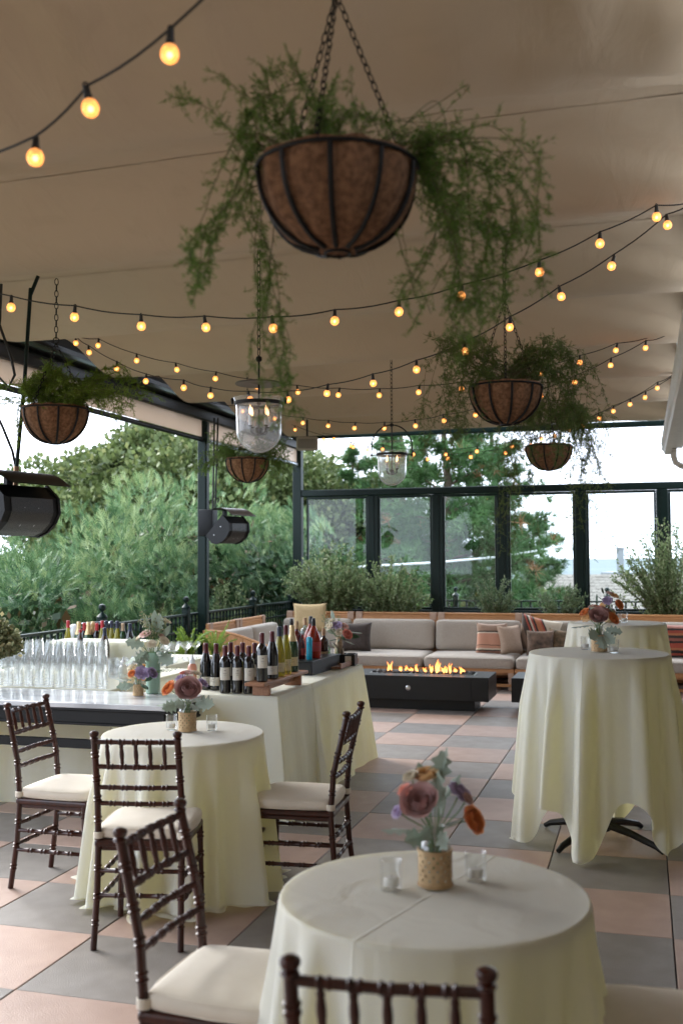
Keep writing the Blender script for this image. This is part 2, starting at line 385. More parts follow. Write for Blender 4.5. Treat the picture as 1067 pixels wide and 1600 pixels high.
# the rolled side curtain between the posts: clear-ish beige vinyl held by a bottom bar
VIN = mat('beige_vinyl', (.50, .42, .35), .35, (.56, .47, .39), 2, .05, 30, trans=.45, tcol=(.75, .66, .58))
for k, (a, b) in enumerate(((3.2, 7.1), (7.13, 11.09), (11.21, 14.53))):
    c_ = thing('side_curtain', ['rolled beige vinyl side curtain nearest the left edge above the hanging heater', 'rolled beige vinyl side curtain between the two left green posts',
               'rolled beige vinyl side curtain before the far corner post'][k], 'curtain', (LX, a, 3.0), 0, 'rolled side curtains')
    L_ = b-a
    mb = MB(); mb.box((.0, L_/2, .115), (.008, L_, .19)); mb.build('vinyl', VIN, c_, smooth=False)
    mb = MB(); mb.tube([(0, 0, -.012), (0, L_, -.012)], .026, 10); mb.build('bottom_bar', BLACK if k < 2 else mat('pale_alu', (.5, .55, .6), .35, metal=.6), c_)

# ------------------------------------------------------------------ window wall at the far end
ww = thing('window_wall', 'dark green framed glass windscreen wall behind the long sofa', 'window wall', (0, WY, 0))
px = [-4.79, -3.712, -2.775, -1.86, -.80, .262, 1.33]
pbar('transom', (-4.79, 0, 2.562), (1.4, 0, 2.562), .10, .10, GREEN, ww)
pbar('sill', (-4.79, 0, .44), (1.4, 0, .44), .10, .88, GREEN, ww)
for k, x in enumerate(px):
    if k: mb = MB(); mb.box((x, 0, 1.69), (.155, .10, 1.64), .008, seg=1); mb.box((x, -.055, 1.69), (.05, .012, 1.64)); mb.box((x, -.06, 2.44), (.014, .012, .09)); mb.build('mullion', GREEN, ww, smooth=False)
for a, b in zip(px, px[1:]):
    a += .079; b -= .079
    mb = MB()
    for q in (((a, 0, 2.49), (b, 0, 2.49)), ((a, 0, .90), (b, 0, .90))): rect_bar(mb, *q, .05, .035)
    for x in (a+.013, b-.013): mb.box((x, 0, 1.695), (.026, .05, 1.55))
    fr = mb.build('window_frame', GREEN, ww, smooth=False)
    mb = MB(); mb.box(((a+b)/2, 0, 1.695), (b-a-.05, .006, 1.55)); mb.build('pane', PANE, fr, smooth=False)
    mb = MB()
    for x in (a+.028, b-.028): mb.box((x, -.012, 1.695), (.005, .008, 1.54))
    mb.build('glazing_bead', mat('grey_rubber_bead', (.45, .5, .5), .4), fr, smooth=False)

# ------------------------------------------------------------------ balustrades
def balu_mesh(h):
    mb = MB(); mb.lathe([(.008, 0), (.008, h*.90), (.017, h*.905), (.019, h*.925), (.012, h*.94), (.016, h), (.0, h)], 8); return mb
def railing(name, label, p0, n, step, axis, top, posts, mid=None):
    r = thing(name, label, 'railing', p0)
    dv = Vector((1, 0, 0)) if axis == 'x' else Vector((0, 1, 0)); L_ = n*step
    mb = MB(); rect_bar(mb, (0, 0, top-.012), dv*L_+Vector((0, 0, top-.012)), .05, .024); mb.build('top_rail', GREEN, r, smooth=False)
    mb = MB(); rect_bar(mb, (0, 0, .12), dv*L_+Vector((0, 0, .12)), .035, .025); mb.build('bottom_rail', GREEN, r, smooth=False)
    if mid:
        mb = MB(); rect_bar(mb, (0, 0, mid), dv*L_+Vector((0, 0, mid)), .036, .022); mb.build('middle_rail', GREEN, r, smooth=False)
    b0 = None
    for k in range(n):
        loc = dv*((k+.5)*step)+Vector((0, 0, .13))
        if b0 is None: b0 = balu_mesh(top-.155).build('baluster', GREEN, r, loc=loc)
        else: b = b0.copy(); COL.objects.link(b); b.location = loc
    for q in posts:
        mb = MB(); mb.box(dv*q+Vector((0, 0, (top+.06)/2)), (.075, .075, top+.06), .006, seg=1); p = mb.build('newel_post', GREEN, r, smooth=False)
        mb = MB(); c = dv*q+Vector((0, 0, top+.06))
        mb.lathe([(.052, 0), (.052, .012), (.036, .03), (.014, .05), (.012, .062), (.030, .08), (.036, .10), (.028, .125), (0, .137)], 14, c); mb.build('finial', GREEN, p)
    return r
railing('balustrade', 'dark green balustrade with ball finials along the open left side before the shrubs', (-4.93, 3.6, 0), 104, .105, 'y', 1.0, [.2, 1.4, 3.3, 5.35, 7.25, 9.35, 10.9], .80)
railing('balustrade', 'dark green balustrade outside the far windows seen through the glass', (-4.9, 15.6, 0), 52, .135, 'x', .98, [0, 2.2, 4.4, 6.6])
mb = MB(); mb.box((-1.0, 15.35, -.1), (8.6, 1.3, .2)); struct(mb.build('ledge', mat('ledge_concrete', (.25, .24, .22), .8), smooth=False))

# ------------------------------------------------------------------ roof gutter of the building, upper right
WHT = mat('white_gutter_paint', (.76, .74, .69), .45, (.82, .80, .75), 6, .08, 50)
mb = MB()
prof = [(.33, 2.93), (.235, 2.935), (.222, 2.915), (.24, 2.88), (.228, 2.85), (.25, 2.825), (.262, 2.79), (.33, 2.79)]
ya, yb = -1.2, 12.6
vs = [(x, ya, z) for x, z in prof]+[(x, yb, z) for x, z in prof]; n = len(prof)
mb.add(vs, [(i, i+n, i+n+1, i+1) for i in range(n-1)]+[(n-1, 2*n-1, n, 0), tuple(range(n, 2*n)), tuple(reversed(range(n)))])
mb.build('gutter', WHT, bld, smooth=False)
for k in range(9):
    mb = MB(); mb.box((.40+.13*k, 5.7, 2.86+.012*(k % 2)), (.118, 13.6, .02), .004, seg=1); mb.build('soffit_board', WHT, bld, smooth=False)
mb = MB(); mb.box((1.6, 5.7, 3.02), (2.4, 13.6, .2)); mb.build('roof_edge', WHT, bld, smooth=False)
mb = MB(); mb.tube([(.36, 12.45, 2.84), (.36, 12.5, 2.76), (.38, 12.52, 2.69), (.44, 12.52, 2.65), (.54, 12.5, 2.63), (1.6, 12.3, 2.56), (2.35, 12.2, 2.5)], .036, 12); mb.build('downpipe', WHT, bld)

# ================================================================== VEGETATION
def unit(v): return v/np.maximum(np.linalg.norm(v, axis=1, keepdims=True), 1e-9)
def blobs(center, rad, n, k, low=-1.0):
    """points and outward normals on a crown made of n overlapping knots, knots ride on an uneven ellipsoid"""
    c = np.array(center); R = np.array(rad)
    d = unit(rng.normal(size=(n, 3))); d[:, 2] = np.where(d[:, 2] < low, -d[:, 2], d[:, 2])
    s = rng.uniform(.5, 1.0, (n, 1)); bc = c+d*R*s; br = rng.uniform(.15, .36, n)*R.min()
    P, Nn = [], []
    for b, r in zip(bc, br):
        q = unit(rng.normal(size=(k, 3))); P.append(b+q*r*rng.uniform(.75, 1.1, (k, 1))*np.array([1.15, 1.15, .8])); Nn.append(q)
    P = np.concatenate(P); Nn = np.concatenate(Nn)
    keep = ((P-c)/R); out = np.linalg.norm(keep, axis=1) > .55
    return P[out], Nn[out], bc
def leaves(P, D, size, asp=.35, jit=.6):
    """one pointed leaf (two triangles sharing an edge, as a quad) per point"""
    n = len(P); D = unit(D+rng.normal(size=(n, 3))*jit); U = unit(np.cross(D, rng.normal(size=(n, 3))))
    s = (size*rng.uniform(.6, 1.3, n))[:, None]; w = s*asp
    a = P; b = P+D*s*.5+U*w; c = P+D*s; d = P+D*s*.5-U*w
    return np.stack([a, b, c, d], 1).reshape(-1, 3)
def sprays(P, D, L, nl=7, wid=.06, ang=.65):
    """feathery flat sprays: a spine with alternating thin side shoots"""
    n = len(P); D = unit(D); U = unit(np.cross(D, rng.normal(size=(n, 3)))); s = L*rng.uniform(.6, 1.35, n)
    out = []; var = []; base = rng.uniform(0, .75, n)
    Nn = np.cross(D, U)
    out.append(np.stack([P-U*(s*wid*.5)[:, None], P+U*(s*wid*.5)[:, None], P+D*s[:, None]], 1)); var.append(base)
    for k in range(nl):
        t = .08+.8*k/nl; sg = 1 if k % 2 else -1
        o = P+D*(s*t)[:, None]; l = s*(.52*(1-t)+.10)
        dd = unit(D*math.cos(ang)+U*sg*math.sin(ang)+Nn*rng.normal(0, .18, (n, 1)))
        w = np.cross(dd, Nn)*(s*wid)[:, None]
        out.append(np.stack([o-w*.5, o+w*.5, o+dd*l[:, None]], 1)); var.append(base+rng.uniform(0, .25, n))
    return np.concatenate(out).reshape(-1, 3), np.concatenate(var)
def limb(mb, a, b, r0, r1, wob=.12, n=7):
    a, b = np.array(a, float), np.array(b, float); L_ = np.linalg.norm(b-a); pts = []
    off = rng.normal(size=3)*wob*L_
    for i in range(n+1):
        t = i/n; pts.append(tuple(a+(b-a)*t+off*math.sin(PI*t)*(.5)+rng.normal(size=3)*.01*L_))
    mb.tube(pts, [r0+(r1-r0)*i/n for i in range(n+1)], 6)
BARK = mat('bark', (.07, .05, .035), .9, (.14, .10, .07), 20, .6, 40)
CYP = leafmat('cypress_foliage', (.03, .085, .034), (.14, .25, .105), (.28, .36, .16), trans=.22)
CYPD = leafmat('cypress_inner_shade', (.02, .045, .018), (.045, .08, .03), (.12, .07, .03), trans=.1)  # darkened fill leaves: shade of the crown gaps put into their colour
OAKL = leafmat('oak_leaves', (.045, .07, .02), (.15, .19, .065), (.26, .27, .11), trans=.25)
PINL = leafmat('pine_needles', (.05, .12, .04), (.11, .21, .07), (.28, .15, .07), trans=.25)

def at_px(px, d):   # ground position of something standing d metres ahead, px pixels across the survey picture
    k = (px-533.5)/1636; return d*(-.2754+.9612*k), d*(.9604+.2758*k)

def cypress(label, px, d, rad, ztop, nb=100, k=250):
    x, y = at_px(px, d); zc = ztop-rad[2]-.42
    r = thing('cypress_tree', label, 'tree', (x, y, -3.4), 0, 'blue green cypresses beyond the railing'); cz = zc+3.4
    mb = MB(); limb(mb, (0, 0, 0), (0, 0, cz+rad[2]*.5), .14, .03, .02)
    for q in range(9):
        a = rng.uniform(0, 2*PI); z0 = rng.uniform(.3, .9)*cz; l = rng.uniform(.6, 1.0)
        limb(mb, (0, 0, z0), (min(rad[0]*l*math.cos(a), -5.4-x), rad[1]*l*math.sin(a), z0+rng.uniform(.6, 1.4)), .05, .012, .12)
    mb.build('trunk', BARK, r)
    P, Nn, bc = blobs((0, 0, cz), rad, nb, k)
    D = unit(Nn*.7+np.array([0, 0, .75])+rng.normal(size=Nn.shape)*.35)
    far = (P[:, 0]+x < -5.25) & (P[:, 2] > .6); P = P[far]; D = D[far]; Nn_ = Nn[far]; D[:, 0] = np.where(P[:, 0]+x > -5.55, -np.abs(D[:, 0]), D[:, 0])
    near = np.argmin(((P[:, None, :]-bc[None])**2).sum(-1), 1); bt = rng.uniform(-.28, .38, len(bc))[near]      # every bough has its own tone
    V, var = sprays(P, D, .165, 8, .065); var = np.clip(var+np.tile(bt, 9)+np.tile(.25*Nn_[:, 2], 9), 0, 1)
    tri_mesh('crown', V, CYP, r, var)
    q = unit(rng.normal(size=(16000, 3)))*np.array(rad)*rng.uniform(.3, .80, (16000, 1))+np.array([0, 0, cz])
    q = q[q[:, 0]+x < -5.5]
    V = leaves(q, unit(rng.normal(size=q.shape)), .15, .25, .3); tri_mesh('inner_shade_foliage', V, CYPD, r, rng.uniform(0, 1, len(q)), 4)
NB_ = 0
cyp = [('blue green cypress at the left edge below the near heater', 15, 11.5, (1.9, 2.0, 2.6), 2.2),
       ('low spreading blue green cypress behind the wine glasses', 150, 13, (2.2, 2.2, 2.6), 2.35),
       ('blue green cypress with feathery top left of the green post', 255, 15, (2.1, 2.2, 2.9), 3.1),
       ('blue green cypress just right of the green post behind the far heater', 372, 16.5, (2.1, 2.0, 3.0), 3.2),
       ('blue green cypress behind the far corner post', 452, 18.5, (2.0, 2.0, 3.0), 2.9),
       ('dark blue green cypress low behind the balustrade', 200, 10.6, (1.5, 1.7, 1.9), .75),
       ('dark blue green cypress low right of the green post', 400, 13.5, (1.5, 1.5, 1.9), .9),
       ('dark blue green cypress low at the left behind the potted shrub', 60, 9.6, (1.2, 1.5, 1.9), .9)]
for a in cyp: cypress(*a)

def oak(label, px, d, rad, ztop, nb, k, size=.11, name='oak_tree', group=None, lm=OAKL):
    x, y = at_px(px, d); g = ground_z(x, y)-.3; r = thing(name, label, 'tree', (x, y, g), 0, group); cz = ztop-rad[2]-g-.08
    mb = MB(); P, Nn, bc = blobs((0, 0, cz), rad, nb, k, -.4)
    limb(mb, (0, 0, 0), (0, 0, cz*.6), .28, .18, .05)
    for b in bc[::2]: limb(mb, (0, 0, cz*.6), b, .09, .015, .12)
    mb.build('trunk', BARK, r)
    V = leaves(P, unit(Nn+np.array([0, 0, .3])), size, .38, .7); tri_mesh('crown', V, lm, r, np.clip(rng.normal(.45, .25, len(P)), 0, 1), 4)
oak('large round headed oak high behind the cypresses', 265, 26, (4.3, 4.0, 3.0), 4.75, 130, 760, .15)
oak('second spreading oak behind the green post and far heater', 405, 29, (4.0, 4.0, 3.2), 4.6, 120, 700, .15)
oak('small far oak tip above the near heater', 72, 34, (1.3, 1.3, 1.2), 4.6, 20, 300, .14)
oak('pale round oak seen above the transom at the far corner', 525, 27, (2.5, 2.5, 2.4), 4.05, 70, 520, .13)
oak('low olive oak filling the first window panes', 560, 24, (3.0, 3.0, 2.6), 1.9, 70, 520, .13)
oak('low oak on the slope behind the second and third window panes', 690, 30, (4.6, 3.0, 2.6), 1.2, 90, 520, .15)
oak('dark shrubby oak under the pine near the roof', 790, 33, (2.6, 2.6, 2.2), .5, 60, 420, .15)

def pine(label, px, d, ztop, spread, nbr, zmin=.25, lean=0.):
    x, y = at_px(px, d); g = ground_z(x, y)-.3; H = ztop-g
    r = thing('pine_tree', label, 'tree', (x, y, g), 0, 'pines behind the windows')
    mb = MB(); limb(mb, (0, 0, 0), (lean, 0, H), .22, .03, .02)
    P = []; D = []
    for q in range(nbr):
        t = zmin+(1-zmin)*(q+.5)/nbr; a = q*2.4+rng.uniform(-.4, .4); l = spread*(1-t)**.75*rng.uniform(.65, 1.15)+.25
        a0 = np.array((lean*t, 0, H*t)); e = a0+np.array((l*math.cos(a), l*math.sin(a), l*rng.uniform(.12, .5)))
        limb(mb, a0, e, .05*(1-t)+.015, .008, .08, 5)
        for s_ in range(int(20+l*34)):
            f = rng.uniform(.2, 1.0); p = a0+(e-a0)*f; o = rng.normal(size=3)*.22*l*(.35+.5*f)*np.array([1, 1, .55]); P.append(p+o); D.append(unit(((e-a0)*.4+o+np.array([0, 0, .5]))[None])[0])
    mb.build('trunk', BARK, r)
    P = np.array(P); D = np.array(D); m = 26; V = []
    Pn = np.repeat(P, m, 0); Dn = unit(np.repeat(D, m, 0)*.8+rng.normal(size=(len(P)*m, 3))*.75); U = unit(np.cross(Dn, rng.normal(size=Dn.shape)))*.011
    L_ = rng.uniform(.12, .30, (len(Pn), 1)); V = np.stack([Pn-U, Pn+U, Pn+Dn*L_], 1).reshape(-1, 3)
    base = np.where(rng.uniform(size=len(P)) < .02, .98, rng.uniform(0, .7, len(P)))
    tri_mesh('crown', V, PINL, r, np.repeat(base, m))
pine('tall dark pine rising behind the middle window panes', 700, 22, 6.2, 3.1, 46, .15)
pine('tall pine with bare trunk seen through the second pane', 620, 25, 5.6, 2.2, 34, .2)
pine('pine with brown tufts behind the right hand basket', 765, 24, 5.4, 2.5, 36, .2)
pine('slender pine tip standing against the sky above the corner oak', 553, 26, 4.25, 1.0, 24, .45)
pine('open pine leaning over the shingle roof against the sky', 832, 27, 2.6, 1.75, 34, .2)

# roofs and sea side building beyond the far windows
nb_ = thing('neighbour_house', 'neighbouring house with grey shingle roof seen through the right hand panes', 'house')
hx0, hy0 = at_px(800, 27); hx1, hy1 = at_px(1200, 27); hb0, hb1 = at_px(845, 37), at_px(1260, 37)
mb = MB(); mb.box(((hx0+hx1)/2+1, (hy0+hy1)/2+4, -3.6), (7.5, 9, 5), rz=.28); mb.build('wall', SIDING, nb_, smooth=False)
zlo, zhi = -1.9, .98
A = Vector((hx0-1.2, hy0, zlo)); B = Vector((hx1+1, hy1, zlo)); C_ = Vector((hb1[0], hb1[1], zhi)); D_ = Vector((hb0[0], hb0[1], zhi))
RS = mat('shingle_roof', (.11, .10, .085), .9, (.16, .145, .125), 9, .4, 30)
mb = MB(); mb.add([A, B, C_, D_, A-Vector((0, 0, .15)), B-Vector((0, 0, .15)), C_-Vector((0, 0, .15)), D_-Vector((0, 0, .15))], [(0, 1, 2, 3), (4, 7, 6, 5), (0, 4, 5, 1), (3, 2, 6, 7), (0, 3, 7, 4), (1, 5, 6, 2)])
rf = mb.build('roof', RS, nb_, smooth=False)
mb = MB()       # courses of shingles, each tab proud of the one below
up_ = (D_-A); nr = 30; nrm = (B-A).cross(D_-A).normalized()
for q in range(nr):
    a = A.lerp(D_, q/nr); b = B.lerp(C_, q/nr); a2 = A.lerp(D_, (q+1)/nr); b2 = B.lerp(C_, (q+1)/nr); nt_ = 46
    for w in range(nt_):
        t0, t1 = (w+(q % 2)*.5)/nt_, (w+.92+(q % 2)*.5)/nt_; t1 = min(t1, 1); h = .010+random.uniform(0, .014)
        if t0 >= 1: continue
        mb.add([a.lerp(b, t0)+nrm*h, a.lerp(b, t1)+nrm*h, a2.lerp(b2, t1)+nrm*.008, a2.lerp(b2, t0)+nrm*.008, a.lerp(b, t0)+nrm*.002, a.lerp(b, t1)+nrm*.002], [(0, 1, 2, 3), (0, 4, 5, 1)])
o = mb.build('shingle', mat('roof_shingle_tab', (.13, .115, .098), .9, (.19, .172, .15), 2.5, .3, 30), rf, smooth=False); o['kind'] = 'stuff'
wx, wy = at_px(975, 40); wh = thing('white_house', 'white building with tall chimney beyond the shingle roof', 'house', (wx, wy, 0), -.1)
WP = mat('white_render', (.23, .245, .255), .7, (.25, .265, .275), 3, .05, 20)
mb = MB(); mb.box((.2, 1.5, -3.0), (2.6, 3, 7.5)); mb.build('wall', WP, wh, smooth=False)
mb = MB(); mb.box((.2, 1.4, .82), (2.8, 3.2, .10)); mb.box((.2, 1.4, .70), (2.68, 3.1, .07)); mb.box((.2, 1.45, .93), (2.3, 2.6, .14)); mb.build('cornice', WP, wh, smooth=False)
mb = MB(); mb.box((-.32, 1.2, 1.45), (.26, .26, 1.0)); mb.box((-.32, 1.2, 1.93), (.31, .31, .06)); mb.build('chimney', WP, wh, smooth=False)
mb = MB(); mb.tube([at_px(560, 18)+(1.46,), at_px(680, 19.5)+(1.52,), at_px(780, 21)+(1.62,), at_px(900, 23)+(1.89,), at_px(1067, 27)+(2.5,), at_px(1250, 32)+(3.4,)], .022, 8)
tag(mb.build('overhead_cable', mat('pale_cable', (.7, .72, .72), .5)), 'pale sagging cable crossing outside the window panes', 'cable')

# shrubs in the planter behind the sofa
WISP = leafmat('wispy_shrub_leaves', (.14, .20, .08), (.30, .38, .19), (.42, .44, .27), trans=.35)
ROSM = leafmat('rosemary_leaves', (.09, .14, .07), (.22, .30, .15), (.30, .34, .22), trans=.2)
def shrub(name, label, x, y, z0, h, w, nst, per, lm, size, asp=.28, droop=.15, upright=1.0, cat='shrub', group=None, wy=None):
    r = thing(name, label, cat, (x, y, z0), 0, group); mb = MB(); P = []; D = []
    wy = wy or w
    for q in range(nst):
        a = rng.uniform(0, 2*PI); rr = math.sqrt(rng.uniform(.02, 1)); ex, ey = w*rr*math.cos(a), wy*rr*math.sin(a)
        hh = h*rng.uniform(.55, 1.0)*(1-.45*rr*rr/upright); bx, by = ex*.25, ey*.25
        pts = []
        for i in range(7):
            t = i/6; pts.append((bx+(ex-bx)*t**1.3+rng.normal()*.012, by+(ey-by)*t**1.3+rng.normal()*.012, hh*(t-droop*t*t*rr)))
        mb.tube(pts, [.004*(1-.8*i/6)+.0008 for i in range(7)], 4, caps=False)
        pa = np.array(pts)
        ts = rng.uniform(.12, 1, per)*5.999; i0 = ts.astype(int); f = (ts-i0)[:, None]
        p = pa[i0]*(1-f)+pa[i0+1]*f; d = unit(pa[i0+1]-pa[i0]); P.append(p+rng.normal(size=p.shape)*.012); D.append(d)
    mb.build('stems', mat('twig', (.09, .07, .04), .8), r)
    P = np.concatenate(P); D = np.concatenate(D); V = leaves(P, D, size, asp, .75); tri_mesh('foliage', V, lm, r, rng.uniform(0, 1, len(P)), 4)
    return r
def at_wall(px, y=14.15): k = (px-533.5)/1636; t = y/(.9604+.2758*k); return t*(-.2754+.9612*k)
PZ = .72
shrub('planter_shrub', 'tall wispy grey green shrub behind the sofa corner', at_wall(515), 14.15, PZ, 1.28, .72, 150, 75, WISP, .045, .3, wy=.3)
shrub('planter_shrub', 'wispy shrub with reddish base behind the long sofa', at_wall(608), 14.15, PZ, .98, .62, 110, 70, WISP, .042, .3, wy=.28)
shrub('rosemary_bush', 'grey green rosemary behind the middle of the sofa', at_wall(770), 14.15, PZ, .72, .36, 34, 110, ROSM, .040, .16, upright=1.5, wy=.2, group='rosemary')
shrub('rosemary_bush', 'rosemary behind the patterned cushions', at_wall(868), 14.15, PZ, .66, .40, 30, 110, ROSM, .040, .16, upright=1.5, wy=.2, group='rosemary')
shrub('planter_shrub', 'tall open shrub in front of the right hand mullion', at_wall(1048), 14.15, PZ, 1.6, .80, 120, 85, WISP, .045, .26, wy=.3)
shrub('planter_shrub', 'leafy shrub outside the railing left of the corner post', -5.35, 13.1, .15, 1.35, .45, 90, 80, WISP, .042, .35, wy=.9)
shrub('ornamental_grass', 'green bush outside the far railing between the third mullions', at_wall(665, 16.1), 16.2, -.3, 1.45, .6, 60, 90, leafmat('bright_green', (.06, .14, .03), (.18, .32, .09)), .06, .25)
for k, (a, b) in enumerate(((-4.72, -2.9), (-2.88, -1.06), (-1.04, 1.35))):
    p = thing('planter_box', ['timber planter box behind the sofa corner', 'timber planter box behind the middle of the sofa', 'timber planter box behind the right part of the sofa'][k], 'planter', ((a+b)/2, 14.12, 0), 0, 'planter boxes')
    mb = MB(); mb.box((0, 0, .36), (b-a, .52, .66), .006, seg=1); mb.build('box', TEAK, p, smooth=False)
    mb = MB(); mb.box((0, 0, .70), (b-a-.06, .46, .03)); mb.build('soil', SOIL, p, smooth=False)

# ================================================================== SOFA
def sofa_module(label, x, y, rz, w, corner=False):
    """one modular unit facing local -y; origin at the middle of its back, on the floor"""
    r = thing('sofa_module', label, 'sofa', (x, y, 0), rz, 'modular terrace sofa')
    mb = MB()
    for z, h in ((.235, .05), (.06, .035)): mb.box((0, -1.02, z), (w-.01, .03, h), .004, seg=1)
    mb.box((0, -.55, .20), (w-.01, .9, .03)); mb.build('seat_frame', TEAK, r, smooth=False)
    for sx in (-1, 1):
        mb = MB(); mb.box((sx*(w/2-.045), -1.0, .13), (.07, .06, .26), .004, seg=1); mb.build('leg', mat('weathered_teak', (.42, .27, .19), .6, (.50, .34, .25), 20, .1, 90), r, smooth=False)
    mb = MB(); mb.box((0, -.045, .50), (w-.006, .03, .66)); mb.build('back_panel', TEAK, r, smooth=False)
    mb = MB()
    for z in (.800, .835, .866): mb.tube([(-w/2+.004, -.035, z), (w/2-.004, -.035, z)], .0185, 8)
    mb.build('top_rail', TEAK, r)
    for sx in (-1, 1):
        mb = MB(); mb.box((sx*(w/2-.055), -.045, .834), (.09, .052, .104), .006, seg=1); mb.build('rail_clamp', MATS['weathered_teak'], r, smooth=False)
    mb = MB(); mb.cushion((0, -.62, .325), (w-.02, .86, .145), .045, .022, 10); c = mb.build('seat_cushion', SOFAC, r, weld=True, angle=180)
    for z in (.272, .378):
        m2 = MB(); m2.tube([(-w/2+.05, -1.047, z), (w/2-.05, -1.047, z)], .005, 5); m2.build('piping', SOFAC, c)
    mb = MB(); mb.cushion((0, -.19, .60), (w-.02, .40, .17), .06, .012, 10, rx=PI/2-.1); mb.build('back_cushion', SOFAC, r, weld=True, angle=180)
    return r
BY = 13.86
mods = [-3.205, -2.075, -.945, .185]
for k, x in enumerate(mods):
    sofa_module(['grey sofa unit with dark brown cushion behind the fire table', 'grey sofa unit with peach striped cushion right of the flames',
                 'grey sofa unit under the patterned cushions', 'grey sofa unit at the right edge with red striped cushion'][k], x, BY, 0, 1.13)
sofa_module('corner sofa unit where the long sofa meets the left one', -4.27, BY, 0, .98)
for k, y in enumerate((12.33, 11.42)):
    sofa_module(['left sofa unit along the balustrade next to the corner unit', 'left sofa unit beside the slatted end panel'][k], -4.76, y, PI/2, .91)
# slatted end panel of the left sofa: vertical teak boards under a swept top edge
ep = thing('sofa_end_panel', 'slatted orange teak end panel with swept top edge closing the left sofa', 'panel', (-4.74, 10.93, 0))
def ep_top(t): return .815-.21*(1/(1+math.exp(-(t-.50)*7.5)))
npl = 12; PWID = 1.12
for k in range(npl):
    a, b = PWID*k/npl+.0025, PWID*(k+1)/npl-.0025; mb = MB(); vs = []
    for x, y in ((a, -.012), (b, -.012), (b, .012), (a, .012)): vs.append((x, y, .06))
    for x, y in ((a, -.012), (b, -.012), (b, .012), (a, .012)): vs.append((x, y, ep_top(x/PWID)-.012))
    mb.add(vs, [(3, 2, 1, 0), (4, 5, 6, 7), (0, 1, 5, 4), (1, 2, 6, 5), (2, 3, 7, 6), (3, 0, 4, 7)]); mb.build('slat', TEAKX, ep, smooth=False)
mb = MB(); pts = [(PWID*i/24, 0, ep_top(i/24)) for i in range(25)]; mb.tube([(0, 0, .05)]+pts+[(PWID, 0, .05)], .018, 6); mb.build('edge_frame', TEAK, ep)

# loose cushions
def pillow_mb(w, h, t):
    mb = MB(); n = 18
    for sg in (-1, 1):
        def fn(u, v):
            a, b = -1+2*u, -1+2*v; px_ = a*(1-.09*(1-b*b)); pz = b*(1-.09*(1-a*a))
            y = sg*t/2*max(0, (1-a**4)*(1-b**4))**.55*(1+.05*math.sin(5*a+3*b))
            return (px_*w/2, y, pz*h/2+h/2)
        mb.grid(fn if sg < 0 else (lambda u, v: fn(1-u, v)), n, n)
    return mb
def stripes(name, cols, axis=2, rough=.9, rot=0, scale=1., noise=0):
    """woven stripes: a list of (upper edge, colour) from bottom to top over 0..1"""
    if name in MATS: return MATS[name]
    m = mat(name, cols[0][1], rough, None, bump=.3, bscale=260, sheen=.2); nt = m.node_tree; N = nt.nodes; L = nt.links
    tc = N.new('ShaderNodeTexCoord'); mp = N.new('ShaderNodeMapping'); mp.inputs['Rotation'].default_value = (0, rot, 0); L.new(tc.outputs['Generated'], mp.inputs[0])
    sp = N.new('ShaderNodeSeparateXYZ'); L.new(mp.outputs[0], sp.inputs[0]); src = sp.outputs[axis]
    if noise:
        nz = N.new('ShaderNodeTexNoise'); nz.inputs['Scale'].default_value = 6; L.new(tc.outputs['Generated'], nz.inputs[0])
        ma = N.new('ShaderNodeMath'); ma.operation = 'MULTIPLY_ADD'; ma.inputs[1].default_value = noise; L.new(nz.outputs[0], ma.inputs[0]); L.new(src, ma.inputs[2]); src = ma.outputs[0]
    cr = N.new('ShaderNodeValToRGB'); cr.color_ramp.interpolation = 'CONSTANT'; e = cr.color_ramp.elements
    e[0].position = 0; e[0].color = (*cols[0][1], 1); e[1].position = cols[0][0]; e[1].color = (*cols[1][1], 1)
    for (p0, _), (_, c) in zip(cols[1:], cols[2:]): k = e.new(p0); k.color = (*c, 1)
    L.new(src, cr.inputs[0]); L.new(cr.outputs[0], N['Principled BSDF'].inputs['Base Color']); return m
PEACH = (.52, .25, .16); TAN = (.42, .30, .22); CRM = (.60, .50, .38); BRN = (.05, .033, .025); DBR = (.028, .018, .014); RED = (.38, .07, .04); ORG = (.45, .16, .07)
def pillow(label, x, y, z, w, h, t, m, rz=0, rx=-.22, ry=0):
    o = pillow_mb(w, h, t).build('cushion', m, None, weld=True, angle=180); o.location = (x, y, z); o.rotation_euler = (rx, ry, rz)
    tag(o, label, 'cushion', 'loose cushions on the sofa'); return o
SZ = .40
def sx_(px, y): return at_wall(px, y)
pillow('square peach cushion with cream and brown stripes', sx_(764, 13.2), 13.20, SZ, .40, .40, .15, stripes('peach_stripe', [(.10, PEACH), (.14, BRN), (.19, CRM), (.27, PEACH), (.29, BRN), (.65, PEACH), (.69, CRM), (.73, BRN), (1, (.30, .19, .13))], noise=.03), -.08)
pillow('plain tan cushion seen edge on beside the peach striped one', sx_(797, 13.25), 13.24, SZ, .34, .37, .16, mat('tan_fabric', TAN, .9, (.48, .35, .26), 60, .3, 300), .75)
pillow('large leaning cushion with dark knit half and red diagonal stripes', sx_(832, 13.38), 13.38, SZ+.01, .52, .46, .15, stripes('red_diag', [(.16, (.16, .10, .07)), (.30, (.11, .07, .05)), (.40, (.20, .13, .09)), (.52, BRN), (.56, RED), (.60, DBR), (.64, CRM), (.68, RED), (.73, DBR), (.84, ORG), (.88, RED), (.92, BRN), (1, CRM)], axis=0, rot=.5, noise=.03), .05, -.2, .22)
pillow('dark floral cushion in front of the red striped one', sx_(841, 13.12), 13.10, SZ, .34, .32, .13, mat('dark_floral', (.055, .038, .028), .9, (.26, .17, .12), 9, .3, 250, detail=3), .06)
